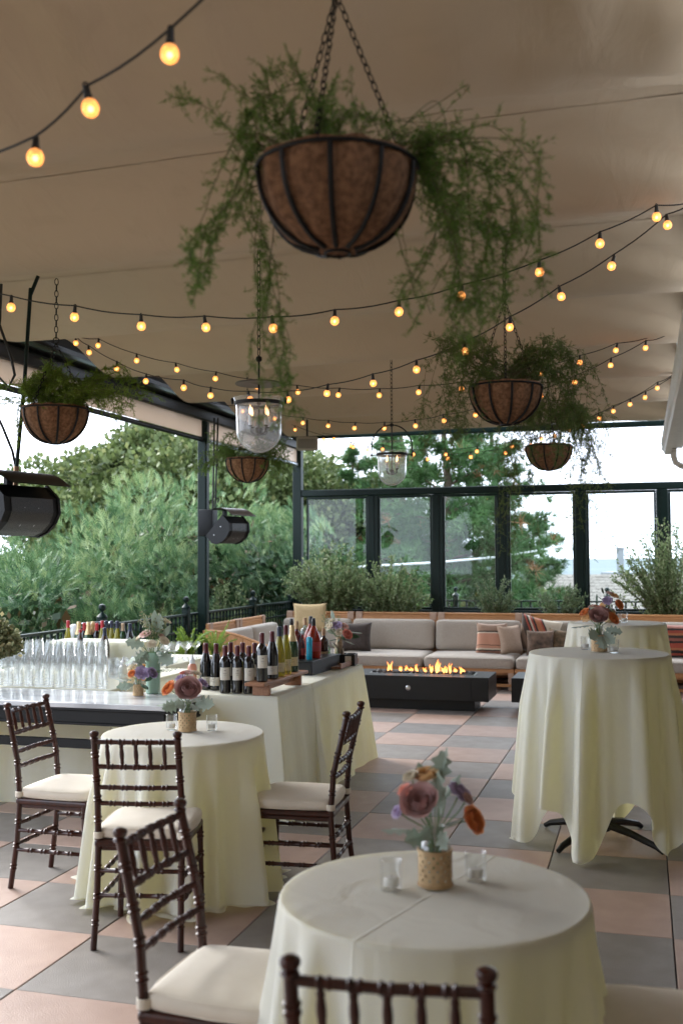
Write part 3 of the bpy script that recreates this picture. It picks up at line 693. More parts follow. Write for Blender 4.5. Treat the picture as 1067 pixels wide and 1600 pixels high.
pillow('green brown camouflage patterned cushion behind the tall table', sx_(869, 13.2), 13.18, SZ, .32, .33, .13, mat('camo_floral', (.05, .042, .022), .9, (.22, .14, .08), 16, .3, 250, detail=2), -.12, -.22, .12)
pillow('dark brown ribbed cushion on the left part of the long sofa', sx_(553, 13.1), 13.12, SZ, .42, .39, .15, mat('brown_rib', (.035, .024, .019), .75, (.06, .042, .034), 30, .5, 120), .1)
pillow('mustard linen cushion on top of the corner back rest', sx_(484, 13.55), 13.52, SZ+.22, .46, .40, .13, mat('mustard_linen', (.50, .36, .18), .9, (.57, .42, .23), 50, .3, 400), .25, -.3)
pillow('red and black striped cushion at the right edge behind the tables', sx_(1058, 13.15), 13.12, SZ, .56, .42, .15, stripes('red_black', [(.10, BRN), (.16, RED), (.24, DBR), (.30, ORG), (.44, RED), (.50, DBR), (.58, (.30, .10, .07)), (.66, BRN), (.72, ORG), (.80, RED), (.86, DBR), (1, (.35, .14, .10))], noise=.04), -.03)

# ================================================================== FIRE TABLE AND ITS NEIGHBOUR
PB = mat('black_powder_coat', (.004, .004, .004), .42, (.006, .006, .006), 9, .05, 80, spec=.35)
def fire_table(label, x0, x1, y0, y1, tray=None, knob=None):
    cx, cy = (x0+x1)/2, (y0+y1)/2; w, d = x1-x0, y1-y0
    r = thing('fire_table' if tray else 'coffee_table', label, 'fire table' if tray else 'table', (cx, cy, 0))
    mb = MB()
    if tray:
        a, b, c, e = tray[0]-cx, tray[1]-cx, tray[2]-cy, tray[3]-cy
        for bx in (((-w/2+a)/2, 0, w/2+a, d), ((w/2+b)/2, 0, w/2-b, d)): mb.box((bx[0], bx[1], .24), (bx[2], bx[3], .25), .004, seg=1)
        mb.box(((a+b)/2, (-d/2+c)/2, .24), (b-a+.004, c+d/2, .249), .002, seg=1); mb.box(((a+b)/2, (d/2+e)/2, .24), (b-a+.004, d/2-e, .249), .002, seg=1)
        mb.box(((a+b)/2, (c+e)/2, .20), (b-a, e-c, .12))
    else: mb.box((0, 0, .24), (w, d, .25), .005, seg=1)
    mb.build('body', PB, r, smooth=False)
    mb = MB(); mb.box((-.03, 0, .057), (w-.26, d-.22, .114)); mb.build('plinth', PB, r, smooth=False)
    if tray:
        st = mat('brushed_steel', (.45, .45, .45), .3, metal=1.0)
        mb = MB()
        for p, q in (((a, c), (b, c)), ((a, e), (b, e))): mb.box(((p[0]+q[0])/2, p[1], .367), (q[0]-p[0], .02, .008))
        for x in (a, b): mb.box((x, (c+e)/2, .3665), (.02, e-c, .008))
        mb.build('burner_tray', st, r, smooth=False)
        mb = MB(); mb.lathe([(0, 0), (.026, 0), (.028, .004), (.024, .008), (.012, .010), (.011, .004), (0, .004)], 20)
        o = mb.build('gas_valve', st, r); o.rotation_euler = (PI/2, 0, 0); o.location = (knob-cx, -d/2-.0005, .24)
        mb = MB(); bm = bmesh.new(); bmesh.ops.create_icosphere(bm, subdivisions=1, radius=1); iv = [v.co.copy() for v in bm.verts]; fi = [[v.index for v in f.verts] for f in bm.faces]; bm.free()
        for q in range(210):
            s_ = random.uniform(.012, .028); p = Vector((random.uniform(a+.03, b-.03), random.uniform(c+.03, e-.03), .365+random.uniform(-.01, .016)))
            mb.add([p+Vector((v.x*random.uniform(.7, 1.3), v.y*random.uniform(.7, 1.3), v.z*random.uniform(.6, 1.1)))*s_ for v in iv], fi)
        o = mb.build('lava_rocks', mat('lava_rock', (.012, .011, .011), .6, (.03, .028, .026), 60, .4, 90), r, smooth=False); o['kind'] = 'stuff'
    else:
        mb = MB(); mb.box((w/2-.05, 0, .37), (.03, d*.5, .006)); mb.build('seam', PB, r, smooth=False)
    return r
FT = fire_table('long low black fire table with burning gas flames before the sofa', -3.05, -1.56, 10.93, 11.55, (-2.87, -1.74, 11.10, 11.35), -2.41)
fire_table('second low black table partly hidden behind the tall cream table', -1.33, -.05, 10.98, 11.6)
FLM = bpy.data.materials.new('gas_flame'); FLM.use_nodes = True; nt = FLM.node_tree; N = nt.nodes; L = nt.links; N.remove(N['Principled BSDF'])
em = N.new('ShaderNodeEmission'); tr = N.new('ShaderNodeBsdfTransparent'); mx = N.new('ShaderNodeMixShader'); tc = N.new('ShaderNodeTexCoord'); sp = N.new('ShaderNodeSeparateXYZ')
cr = N.new('ShaderNodeValToRGB'); cr.color_ramp.elements[0].color = (1, .42, .12, 1); cr.color_ramp.elements[1].color = (1, .20, .03, 1); em.inputs[1].default_value = 1.5
L.new(tc.outputs['Generated'], sp.inputs[0]); L.new(sp.outputs[2], cr.inputs[0]); L.new(cr.outputs[0], em.inputs[0])
mx.inputs[0].default_value = .55; L.new(tr.outputs[0], mx.inputs[1]); L.new(em.outputs[0], mx.inputs[2]); L.new(mx.outputs[0], N['Material Output'].inputs[0])
for k, (fx, h) in enumerate(((-2.68, .15), (-2.56, .08), (-2.52, .09), (-2.46, .05), (-2.38, .09), (-2.27, .08), (-2.22, .11), (-2.14, .16), (-2.09, .09), (-2.05, .07), (-2.00, .12), (-1.96, .06), (-1.88, .09))):
    mb = MB()
    for q in range(random.choice((2, 3))):
        ox, oy = random.uniform(-.02, .02), random.uniform(-.05, .05); hh = h*random.uniform(.55, 1); ph = random.uniform(0, 6); pts = []; rr = []
        for i in range(10):
            t = i/9; pts.append((ox+.016*math.sin(ph+t*4.5)*t, oy+.01*math.cos(ph+t*4)*t, hh*t)); rr.append(.0135*math.sin(PI*min(1, (t*.8+.16)))**1.3*(1-t*.55)+.0006)
        mb.tube(pts, rr, 8)
    o = mb.build('flame', FLM, FT, loc=(fx-(-3.05-1.56)/2, .0+random.uniform(-.05, .05), .375))

# ================================================================== TABLES AND LINEN
def fold(th, k, ph): return math.sin(k*th+ph)
def round_cloth(name, label, x, y, R, H, m, hem, amp=.030, flare=.05, seed=1, rz=0, group=None, puddle=.05, nth=300, nd=46):
    """linen over a round top: flat disc, rounded edge, folds that deepen as they fall, hem gathered on the floor"""
    rg = random.Random(seed); ks = [(rg.randint(9, 12), rg.uniform(0, 6), 1.0), (rg.randint(15, 19), rg.uniform(0, 6), .8), (rg.randint(5, 7), rg.uniform(0, 6), .6), (rg.randint(22, 27), rg.uniform(0, 6), .42)]
    mb = MB(); rings = [.02, .25, .5, .75, .92, .985]
    def pos(u, v):
        th = 2*PI*u; j = v*(len(rings)+nd-1); jr = int(round(j))
        if jr < len(rings): r = R*rings[jr]; return (r*math.cos(th), r*math.sin(th), H+.0012*math.sin(3*th+seed)*rings[jr])
        t = ((jr-len(rings))/(nd-1))**1.35; Lh = hem(th); s_ = t*Lh
        f = sum(a*fold(th+.10*math.sin(2*th+k), k, p+.5*s_) for k, p, a in ks)/1.6
        f = math.copysign(abs(f)**.72, f)
        e = min(1, s_/.014); drop = .006*(1-math.cos(e*PI/2)) if s_ < .014 else .006+(s_-.014)
        g = min(1, max(0, (s_-.006)/.30))**.85
        r = R+.006*math.sin(e*PI/2)+flare*s_ + amp*f*g*(.55+.75*s_/H)
        z = H-drop
        if z < .012:
            ex = .012-z; r += ex*.65+.012*math.sin(7*th+seed); z = .012+.010*abs(math.sin(9*th+seed*2+ex*30))*min(1, ex*25)+.006
            th += .03*math.sin(15*th)*min(1, ex*10)
        return (r*math.cos(th), r*math.sin(th), max(z, .004))
    nv = len(rings)+nd
    mb.grid(lambda u, v: pos(u, v), nth, nv, True)
    mb.add([(0, 0, H)]+[mb.v[i] for i in range(nth)], [(0, i+1, (i+1) % nth+1) for i in range(nth)])
    o = mb.build(name, m, None, weld=True, angle=180); o.location = (x, y, 0); o.rotation_euler = (0, 0, rz)
    return tag(o, label, 'tablecloth', group)
def pedestal(label, x, y, R, H, loc_group, cat='table', rz=0):
    r = thing('pedestal_table', label, cat, (x, y, 0), rz, loc_group)
    mb = MB(); mb.lathe([(0, H-.03), (R-.01, H-.03), (R-.003, H-.024), (R-.003, H-.009), (R-.01, H-.004), (0, H-.004)], 40); mb.build('table_top', mat('plywood', (.4, .3, .2), .6), r)
    mb = MB(); mb.lathe([(.05, .06), (.038, .10), (.036, H-.05), (.09, H-.03)], 16); mb.build('column', BLACK, r)
    for k in range(4):
        a = PI/4+k*PI/2; mb = MB(); dx, dy = math.cos(a), math.sin(a)
        mb.tube([(dx*.03, dy*.03, .10), (dx*.2, dy*.2, .075), (dx*.36, dy*.36, .035), (dx*.40, dy*.40, .012)], [.026, .022, .018, .014], 8); mb.build('foot', BLACK, r)
    return r
TG, CG = 'round tables set out on the terrace', 'cream cloths on the round tables'
T1 = (-.531, 2.693); T2 = (-2.199, 4.808); T3 = (-.252, 6.234); T4 = (-.215, 9.05)
pedestal('nearest low round table under the cream cloth with candle glasses', *T1, .39, .755, TG)
pedestal('low round table beside the dark bar table under a cream cloth', *T2, .39, .755, TG)
pedestal('tall round table with its black feet showing under the cloth', *T3, .388, 1.065, TG, rz=math.radians(12))
pedestal('far tall round table in front of the sofa cushions', *T4, .388, 1.065, TG)
full = lambda H, ex: (lambda th: H+ex+.03*math.sin(3*th)+.02*math.sin(7*th+1))
round_cloth('tablecloth', 'cream cloth with centre crease on the nearest round table', *T1, .39, .76, LINEN_C, full(.76, .03), .050, .055, 4, math.radians(-16), CG)
round_cloth('tablecloth', 'cream floor length cloth on the round table ringed by three chairs', *T2, .39, .76, LINEN, full(.76, .05), .050, .075, 11, .4, CG)
def square_hem(a, R, rot=0, cut=1.30):
    def h(th):
        t = th+rot; d = a/max(abs(math.cos(t)), abs(math.sin(t))); return min(cut, d-R)
    return h
round_cloth('tablecloth', 'cream cloth falling in pointed corners on the tall table at the right', *T3, .388, 1.07, LINEN_C, lambda th: .80+.29*(.5+.5*math.cos(6*(th+math.radians(10)*-1-math.radians(-38-0))))**1.3+.03*math.sin(2*th), .058, .062, 5, math.radians(-10), CG, nd=60, nth=420)
round_cloth('tablecloth', 'cream cloth on the far tall table before the sofa', *T4, .388, 1.07, LINEN, square_hem(1.25, .388, .3), .036, .08, 9, .2, CG)

def rect_cloth(label, x0, x1, y0, y1, H, m, seed=1, amp=.034, flare=.05, zb=.006, group='cream cloths on the bar tables', name='tablecloth', n=420, nd=30, thick=0):
    rg = random.Random(seed); w, d = x1-x0, y1-y0; cx, cy = (x0+x1)/2, (y0+y1)/2; rc = .02; per = 2*(w+d)
    def edge(u):
        s_ = u*per
        for a, b, ln in (((-w/2, -d/2), (w/2, -d/2), w), ((w/2, -d/2), (w/2, d/2), d), ((w/2, d/2), (-w/2, d/2), w), ((-w/2, d/2), (-w/2, -d/2), d)):
            if s_ <= ln+1e-9:
                t = s_/ln; p = (a[0]+(b[0]-a[0])*t, a[1]+(b[1]-a[1])*t); nn = ((b[1]-a[1])/ln, -(b[0]-a[0])/ln)
                cr_ = min(s_, ln-s_); return p, nn, cr_, (a, b, t)
            s_ -= ln
        return (-w/2, -d/2), (0, -1), 0, None
    ph = [rg.uniform(0, 6) for _ in range(4)]
    mb = MB()
    def pos(u, v):
        j = int(round(v*(nd+2))); p, nn, cd, _ = edge(min(u, .999999))
        k = math.exp(-cd/.10); cx_, cy_ = math.copysign(1, p[0]), math.copysign(1, p[1])
        nx = nn[0]*(1-k)+cx_*.72*k; ny = nn[1]*(1-k)+cy_*.72*k
        if j == 0: return (p[0]*.5, p[1]*.5, H)
        if j == 1: return (p[0]*.97, p[1]*.97, H)
        if j == 2: return (p[0], p[1], H-.001)
        t = (j-2)/nd; s_ = t*(H-zb); a = u*per
        f = math.sin(a*9+ph[0]+1.2*math.sin(a*1.3+ph[1]))*.6+.45*math.sin(a*17+ph[2])+.5*math.sin(a*4.3+ph[3])
        g = min(1, s_/.3)
        o = .006+flare*s_*(1+2.4*k)+amp*g*(.4+.8*s_)*(f+.5)*(1-k*.6)
        return (p[0]+nx*o, p[1]+ny*o, H-.004-s_)
    mb.grid(pos, n, nd+3, True)
    mb.add([(0, 0, H)]+[mb.v[i] for i in range(n)], [(0, i+1, (i+1) % n+1) for i in range(n)])
    o = mb.build(name, m, None, weld=True, angle=180); o.location = (cx, cy, 0); return tag(o, label, 'tablecloth', group)
def trestle(label, x0, x1, y0, y1, H):
    r = thing('folding_table', label, 'table', ((x0+x1)/2, (y0+y1)/2, 0), 0, 'folding tables under the bar cloths'); w, d = x1-x0, y1-y0
    mb = MB(); mb.box((0, 0, H-.022), (w-.006, d-.006, .034), .006, seg=1); mb.build('table_top', mat('grey_plastic', (.5, .5, .48), .6), r, smooth=False)
    for sx in (-1, 1):
        for sy in (-1, 1):
            mb = MB(); mb.tube([(sx*(w/2-.06), sy*(d/2-.08), .005), (sx*(w/2-.06), sy*(d/2-.08), H-.04)], .014, 8); mb.build('leg', BLACK, r)
BH = .755
for k, (a, lb) in enumerate((((-2.90, -2.19, 6.18, 6.86), 'bar table nearest the camera, under the red wine bottles'), ((-2.90, -2.19, 6.88, 8.22), 'bar table holding the spirits, behind the wine table'),
                             ((-4.86, -3.36, 6.22, 7.58), 'bar table under the mass of wine glasses'), ((-4.80, -3.66, 7.68, 8.7), 'back bar table behind the glasses'))):
    trestle('folding '+lb, *a, BH)
    rect_cloth('cream cloth on the '+lb, *a, .76, LINEN, 3+k, flare=.05 if k < 2 else .03)
rect_cloth('cream cloth of the raised shelf holding wine coolers at the back left', -4.76, -3.92, 7.76, 8.08, .94, LINEN, 21, amp=.012, zb=.77, nd=10)
mb = MB(); mb.box((-4.34, 7.92, .847), (.81, .29, .17), .01); tag(mb.build('cooler_box', mat('white_foam_box', (.75, .75, .75), .7)), 'white cooler box under the raised cream cloth at the back left', 'box')

# marble topped bar table with black frame
mt = thing('marble_bar_table', 'black framed bar table with veined marble top behind the chairs', 'table', (-3.70, 5.93, 0))
MARB = mat('veined_marble', (.72, .73, .75), .12, (.42, .43, .46), 3.0, .0, spec=.6, detail=9, stretch=(1, 2.2, 1))
mb = MB(); mb.box((0, 0, .742), (2.02, .56, .030), .004, seg=2); mb.build('marble_top', MARB, mt, smooth=False)
mb = MB(); mb.box((0, 0, .680), (1.98, .53, .085), .004, seg=1); mb.box((0, 0, .718), (2.02, .565, .016), .004, seg=1); mb.box((0, 0, .632), (2.0, .55, .014), .003, seg=1); mb.build('apron', BLACK, mt, smooth=False)
for sx in (-1, 1):
    for sy in (-1, 1): mb = MB(); mb.box((sx*.93, sy*.22, .315), (.055, .055, .63), .004, seg=1); mb.build('leg', BLACK, mt, smooth=False)
mb = MB(); mb.box((0, -.22, .505), (1.82, .028, .055), .003, seg=1); mb.build('stretcher', BLACK, mt, smooth=False)

# ================================================================== CHAIRS
def bamboo(mb, pts, r, rings, n=10):
    """turned bamboo-look rod: smooth length with pairs of raised rings"""
    P = [Vector(p) for p in pts]; segs = [(P[i+1]-P[i]).length for i in range(len(P)-1)]; tot = sum(segs)
    def at(s_):
        for i, l in enumerate(segs):
            if s_ <= l or i == len(segs)-1: return P[i].lerp(P[i+1], s_/l)
            s_ -= l
    st = [0]; rr = [r]
    for k in rings:
        s0 = k*tot
        for ds, f in ((-.014, 1.0), (-.011, 1.28), (-.007, 1.28), (-.004, 1.0), (.004, 1.0), (.007, 1.28), (.011, 1.28), (.014, 1.0)):
            if 0 < s0+ds < tot: st.append(s0+ds); rr.append(r*f)
    acc = 0
    for l in segs[:-1]: acc += l; st.append(acc); rr.append(r)
    st.append(tot); rr.append(r)
    o = sorted(range(len(st)), key=lambda i: st[i]); mb.tube([at(st[i]) for i in o], [rr[i] for i in o], n); return mb
def make_chair(label, loc, rz):
    c = thing('banquet_chair', label, 'chair', loc, rz, 'mahogany bamboo style banquet chairs')
    for sx in (-1, 1):
        x = sx*.178; path = [(x*1.03, -.225, 0), (x, -.195, .22), (x, -.180, .43), (x, -.195, .62), (x*.985, -.255, .875)]
        mb = MB(); bamboo(mb, path, .0138, [.12, .24, .37, .52, .60, .70, .80, .92], 12)
        o = mb.build('back_post', MAHOG, c)
        m2 = MB(); m2.lathe([(.0145, 0), (.0185, .004), (.017, .009), (.012, .012), (.018, .018), (.0202, .026), (.018, .033), (.009, .038), (0, .039)], 14, (x*.985, -.257, .870)); m2.build('finial', MAHOG, o)
        mb = MB(); bamboo(mb, [(sx*.186, .188, 0), (sx*.180, .178, .425)], .0138, [.22, .45, .68, .88], 12); mb.build('front_leg', MAHOG, c)
        for z0, z1 in ((.285, .285), (.19, .19)):
            mb = MB(); bamboo(mb, [(sx*.183, .180, z0), (sx*.179, -.192, z1)], .0095, [.2, .4, .6, .8], 8); mb.build('side_stretcher', MAHOG, c)
    for y, z in ((.181, .315), (.183, .235), (-.190, .315), (-.197, .215)):
        mb = MB(); bamboo(mb, [(-.18, y, z), (.18, y, z)], .0095, [.25, .5, .75], 8); mb.build('stretcher', MAHOG, c)
    mb = MB(); mb.box((0, 0, .428), (.385, .395, .030), .010); mb.box((0, 0, .405), (.36, .36, .02), .004, seg=1); mb.build('seat_frame', MAHOG, c, smooth=False)
    def by(z): return -.195-(z-.62)*.235
    for z, r in ((.862, .0105), (.755, .0102), (.665, .0098), (.595, .0098)):
        mb = MB(); bamboo(mb, [(-.176, by(z), z), (0, by(z)-.012, z), (.176, by(z), z)], r, [.18, .34, .5, .66, .82], 9); mb.build('back_rail', MAHOG, c)
    s0 = None
    for k in range(5):
        x = (-2+k)*.060
        if s0 is None:
            mb = MB(); pr = []; ps = []
            for i in range(13):
                t = i/12; z = .757+(.105)*t; ps.append((0, by(z)-.010, z)); pr.append(.0055+.0045*math.sin(PI*t)**2+(.0025 if i in (2, 10) else 0))
            s0 = mb.tube(ps, pr, 8).build('spindle', MAHOG, c, loc=(x, 0, 0))
        else: s = s0.copy(); COL.objects.link(s); s.location = (x, 0, 0)
    mb = MB(); mb.cushion((0, .012, .468), (.400, .400, .052), .024, .010, 12)
    # taper the cushion towards the back and round its corners in plan
    mb.v = [(x*(1-.05*(y < 0)*abs(y)/.2)*(1-.10*max(0, abs(y)/.2-.55)**1.5*abs(x)/.2*2), y*(1-.10*max(0, abs(x)/.2-.55)**1.5*abs(y)/.2*2), z) for x, y, z in mb.v]
    cu = mb.build('seat_cushion', SEATC, c, weld=True, angle=180)
    for z in (.450, .487):
        m2 = MB(); pts = []
        for i in range(40):
            q = 2*PI*i/40; e = .42; cx_ = math.copysign(abs(math.cos(q))**e, math.cos(q)); sy_ = math.copysign(abs(math.sin(q))**e, math.sin(q)); pts.append((.197*cx_*(1-.04*(sy_ < 0)), .012+.197*sy_, z))
        m2.tube(pts, .0022, 5, closed=True); m2.build('piping', SEATC, cu)
    for sx in (-1, 1):
        mb = MB(); mb.lathe([(.0185, -.014), (.021, -.012), (.021, .012), (.0185, .014)], 14, (sx*.178, -.181, .462)); mb.box((sx*.165, -.162, .462), (.03, .04, .024), .004, seg=1); mb.build('cushion_tie', SEATC, c)
    return c
ch = make_chair('dark banquet chair at the far left beside the marble bar table', (-2.80, 4.775, 0), -PI/2)
dup(ch, (-2.085, 4.225, 0), math.radians(12), 'dark banquet chair seen from behind, tucked against the middle round table')
dup(ch, (-1.605, 4.885, 0), math.radians(94), 'dark banquet chair in side view to the right of the middle round table')
dup(ch, (-1.085, 2.715, 0), math.radians(-92), 'large dark banquet chair left of the nearest round table, back to the left')
dup(ch, (-.475, 2.095, 0), math.radians(6), 'dark banquet chair whose back top rises from the bottom edge of the photo')
dup(ch, (.055, 2.735, 0), math.radians(92), 'banquet chair of which only the ivory seat shows at the lower right')

# ================================================================== HANGING THINGS
def chain_mb(p0, p1, link_l=.042, w=.011, r=.0024, flip=0):
    mb = MB(); a, b = Vector(p0), Vector(p1); d = b-a; L_ = d.length; n = max(1, int(L_/(link_l*.78))); t = d.normalized(); u = t.orthogonal().normalized(); v = t.cross(u)
    for k in range(n):
        c = a+d*((k+.5)/n); s_ = u if (k+flip) % 2 else v; pts = []
        for i in range(10): q = 2*PI*i/10; pts.append(c+t*(link_l*.5*math.cos(q))+s_*(w*math.sin(q)*(1.0)))
        mb.tube(pts, r, 4, closed=True)
    return mb
FERN = leafmat('asparagus_fern', (.07, .15, .02), (.19, .32, .06), (.30, .36, .12), rough=.6, trans=.45)
FERND = leafmat('asparagus_fern_olive', (.06, .11, .02), (.15, .22, .05), (.22, .17, .08), rough=.6, trans=.3)
FST = mat('fern_stem', (.13, .09, .045), .8, (.10, .12, .04), 20)
def fern(root, strands, dens=1., m=FERN, size=.016):
    """wiry stems carrying short side twigs covered in needle leaves; a strand is (points, spread, leafiness)"""
    mb = MB(); P = []; D = []
    for pts, spread, leafy in strands:
        Pn = [np.array(p, float) for p in pts]; M_ = 26; path = []
        for i in range(M_):         # Catmull-Rom through the given points
            t = i/(M_-1)*(len(Pn)-1); k = min(int(t), len(Pn)-2); f = t-k
            p0 = Pn[max(k-1, 0)]; p1 = Pn[k]; p2 = Pn[k+1]; p3 = Pn[min(k+2, len(Pn)-1)]
            path.append(.5*((2*p1)+(-p0+p2)*f+(2*p0-5*p1+4*p2-p3)*f*f+(-p0+3*p1-3*p2+p3)*f**3))
        path = np.array(path)+np.cumsum(rng.normal(size=(M_, 3))*.0016, 0)
        mb.tube([tuple(p) for p in path], [.0016*(1-.5*i/M_) for i in range(M_)], 4, caps=False)
        seg = np.linalg.norm(np.diff(path, axis=0), axis=1).sum(); nb = int(seg*66*leafy*dens)
        for q in range(nb):
            t = rng.uniform(.12, 1)**.8*(M_-1.01); k = int(t); b = path[k]*(1-(t-k))+path[k+1]*(t-k); d = path[min(k+1, M_-1)]-path[k]; d /= np.linalg.norm(d)+1e-9
            o = rng.normal(size=3); o /= np.linalg.norm(o); o = o*.9+d*.5+np.array([0, 0, -.1]); o /= np.linalg.norm(o); l = spread*rng.uniform(.35, 1.35)
            e = b+o*l; mb.tube([tuple(b), tuple((b+e)/2+rng.normal(size=3)*l*.06), tuple(e)], [.0007]*3, 3, caps=False)
            nl = int(8+l*430); f = rng.uniform(.05, 1.05, nl)[:, None]; P.append(b+(e-b)*f+rng.normal(size=(nl, 3))*.0025); D.append(o*.5+rng.normal(size=(nl, 3))*.75)
    mb.build('stems', FST, root, smooth=False)
    if P:
        P = np.concatenate(P); D = unit(np.concatenate(D)); n = len(P); s_ = (size*rng.uniform(.5, 1.2, n))[:, None]; U = unit(np.cross(D, rng.normal(size=(n, 3))))*s_*.075
        V = np.stack([P-U, P+U, P+D*s_], 1); var = np.clip(rng.normal(.45, .25, n), 0, 1); tri_mesh('foliage', V.reshape(-1, 3), m, root, var)
def basket(label, x, y, zrim, ztop, strands, nrib=10, rot=0, dens=1., m=FERN, R=.20, H=.205, apex=.62, three=True, size=.0155, mnd=10):
    r = thing('hanging_basket', label, 'hanging basket', (x, y, zrim), rot, 'coir hanging baskets under the awning')
    pr = [(0, -H)]+[(R*math.sin(PI/2*t)**.9*.99, -H*math.cos(PI/2*t)) for t in np.linspace(.08, 1, 14)]+[(R*.985, .018), (R*.93, .02), (R*.9, -.02)]
    mb = MB(); n = 48; mb.lathe(pr, n)
    mb.v = [(a*(1+.03*math.cos(math.atan2(b, a)*nrib)+.006*math.sin(a*90)*math.cos(b*80)), b*(1+.03*math.cos(math.atan2(b, a)*nrib)+.006*math.sin(b*95)), c+.003*math.sin(a*70+b*50)) for a, b, c in mb.v]
    mb.build('coir_liner', COIR, r)
    mb = MB(); mb.lathe([(0, -.015), (R*.9, -.02)], 24); mb.build('soil', SOIL, r)
    mb = MB(); mb.torus((0, 0, .004), R+.004, .0055, 48, 6)
    mb.build('rim_ring', IRON, r)
    mb = MB(); mb.torus((0, 0, -H-.004), .032, .004, 16, 5); mb.build('base_ring', IRON, r)
    for k in range(nrib):
        a = 2*PI*(k+.5)/nrib; pts = [((R*math.sin(PI/2*t)**.9+.003)*math.cos(a), (R*math.sin(PI/2*t)**.9+.003)*math.sin(a), -H*math.cos(PI/2*t)-.002) for t in np.linspace(.12, 1, 12)]
        mb = MB(); mb.tube(pts, .0066, 6); mb.build('rib', IRON, r)
    top = Vector((0, 0, apex))
    for k in range(3 if three else 4):
        a = 2*PI*k/3+.35; chain_mb((R*math.cos(a), R*math.sin(a), .005), top, .03, .0075, .0021, k).build('chain', IRON, r)
    mb = MB(); mb.torus(top+Vector((0, 0, .018)), .018, .0032, 14, 5, 'Y', rz=.5); mb.build('ring', IRON, r)
    if ztop-zrim > apex+.05: chain_mb(top+Vector((0, 0, .03)), (0, 0, ztop-zrim), .045, .011, .0026).build('chain', IRON, r)
    mound = [([(.09*math.cos(a_), .09*math.sin(a_), -.01), (.15*math.cos(a_), .15*math.sin(a_), .04+h_*.5), (.19*math.cos(a_+.3), .19*math.sin(a_+.3), h_)], .035, 1.2) for a_, h_ in [(rng.uniform(0, 2*PI), rng.uniform(.02, .10)) for _ in range(mnd)]]
    fern(r, strands+mound, dens, m, size); return r
def auto_strands(n, up, out, fall, seed, bias=(0, 0)):
    rg = np.random.default_rng(seed); S_ = []
    for k in range(n):
        a = rg.uniform(0, 2*PI); c, s_ = math.cos(a)+bias[0], math.sin(a)+bias[1]; o = out*rg.uniform(.5, 1.1); u = up*rg.uniform(.4, 1.0); fl = fall*rg.uniform(0, 1)
        S_.append(([(.08*c, .08*s_, -.01), (.16*c, .16*s_, u*.75), (.16*c+o*c*.5, .16*s_+o*s_*.5, u*.9), (.16*c+o*c, .16*s_+o*s_, u*.6-fl)], .055, 1.0))
    return S_
RX, RY = 0.961, 0.276      # the basket foliage is described across the view (a) and up (h)
def across(a, h, dpt=0.): return (a*RX-dpt*RY, a*RY+dpt*RX, h)
big = []
rg = np.random.default_rng(3)
def J(s_): return float(rg.normal()*s_*1.3)
for k in range(13):   # upright tuft left of the chains
    a = -.10+J(.05); big.append(([across(a*.6, 0, J(.06)), across(a-.02, .10, J(.05)), across(a-.05+J(.04), .20+J(.04), J(.07))], .045, 1.25))
for k in range(8):
    a = .0+J(.07); big.append(([across(a, 0, J(.06)), across(a*1.3, .07, J(.05)), across(a*1.6+J(.04), .12+J(.03), J(.07))], .035, .9))
for k in range(7):    # left fall
    f = rg.uniform(.55, 1.05); big.append(([across(-.12, .01, J(.05)), across(-.21+J(.015), .05, J(.06)), across(-.28+J(.02), -.06+J(.03), J(.08)), across(-.325*(.93+.1*f)+J(.015), -.20*f, J(.08)), across(-.345+J(.012), -.31*f, J(.08))], .032, .95))
for k in range(6):    # strand hanging below, behind the basket
    f = rg.uniform(.6, 1.0); big.append(([across(-.13, .0, .10), across(-.17+J(.02), -.02, .18), across(-.155+J(.02), -.22, .20+J(.03)), across(-.135+J(.025), -.40, .21+J(.03)), across(-.115+J(.02), -.42-.22*f, .21+J(.03))], .034, .95))
for k in range(15):   # right fall, the broadest
    f = rg.uniform(.5, 1.0); a = rg.uniform(.26, .50); big.append(([across(.14, .0, J(.06)), across(.20, .05+J(.01), J(.06)), across(a*.85, .0+J(.03), J(.08)), across(a+.02, -.14*f, J(.09)), across(a-.02+J(.03), -.30*f-.06, J(.10))], .048, 1.15))
for k in range(4): f = rg.uniform(.75, 1.0); big.append(([across(.15, .0), across(.24, .02), across(.30+J(.02), -.20, J(.05)), across(.33+J(.03), -.38*f, J(.05)), across(.31+J(.04), -.52*f, J(.05))], .036, .9))
for k in range(4): big.append(([across(.10, .0), across(.22, .09+J(.02)), across(.38, .08+J(.02), J(.05)), across(.52+J(.03), .01+J(.03), J(.05))], .04, .6))
for k in range(7): big.append(([across(J(.08), 0, J(.08)), across(.10+J(.06), .08), across(.16+J(.08), .15+J(.03)), across(.24+J(.08), .13+J(.04))], .02, .16))
for k in range(4): big.append(([across(-.05, 0), across(-.18, .08), across(-.34+J(.05), .05+J(.06))], .02, .15))
for k in range(3): big.append(([across(.16, -.02), across(.16+J(.04), -.15), across(.20+J(.06), -.33+J(.04))], .02, .22))
basket('large coir hanging basket with long trailing fern nearest the camera', -.727, 2.51, 2.60, 3.6, big, 10, .2, 1.25, apex=.46, size=.0135)
def S_left(): return [([across(.0+J(.05), 0, J(.07)), across(J(.09)-.02, .13, J(.06)), across(J(.10)-.03, .22+J(.04), J(.08))], .045, 1.3) for k in range(14)] + \
    [([across(.04, 0), across(.14, .10+J(.03), J(.06)), across(.24+J(.04), .12+J(.03), J(.06)), across(.36+J(.07), .04+J(.06), J(.08))], .045, .95) for k in range(9)] + \
    [([across(.08, 0), across(.24, .20+J(.02)), across(.40, .23+J(.03)), across(.52+J(.04), .10+J(.06))], .03, .6) for k in range(3)] + \
    [([across(-.15, .0), across(-.22, .02), across(-.24+J(.02), -.12+J(.04), J(.04))], .025, .45) for k in range(3)]
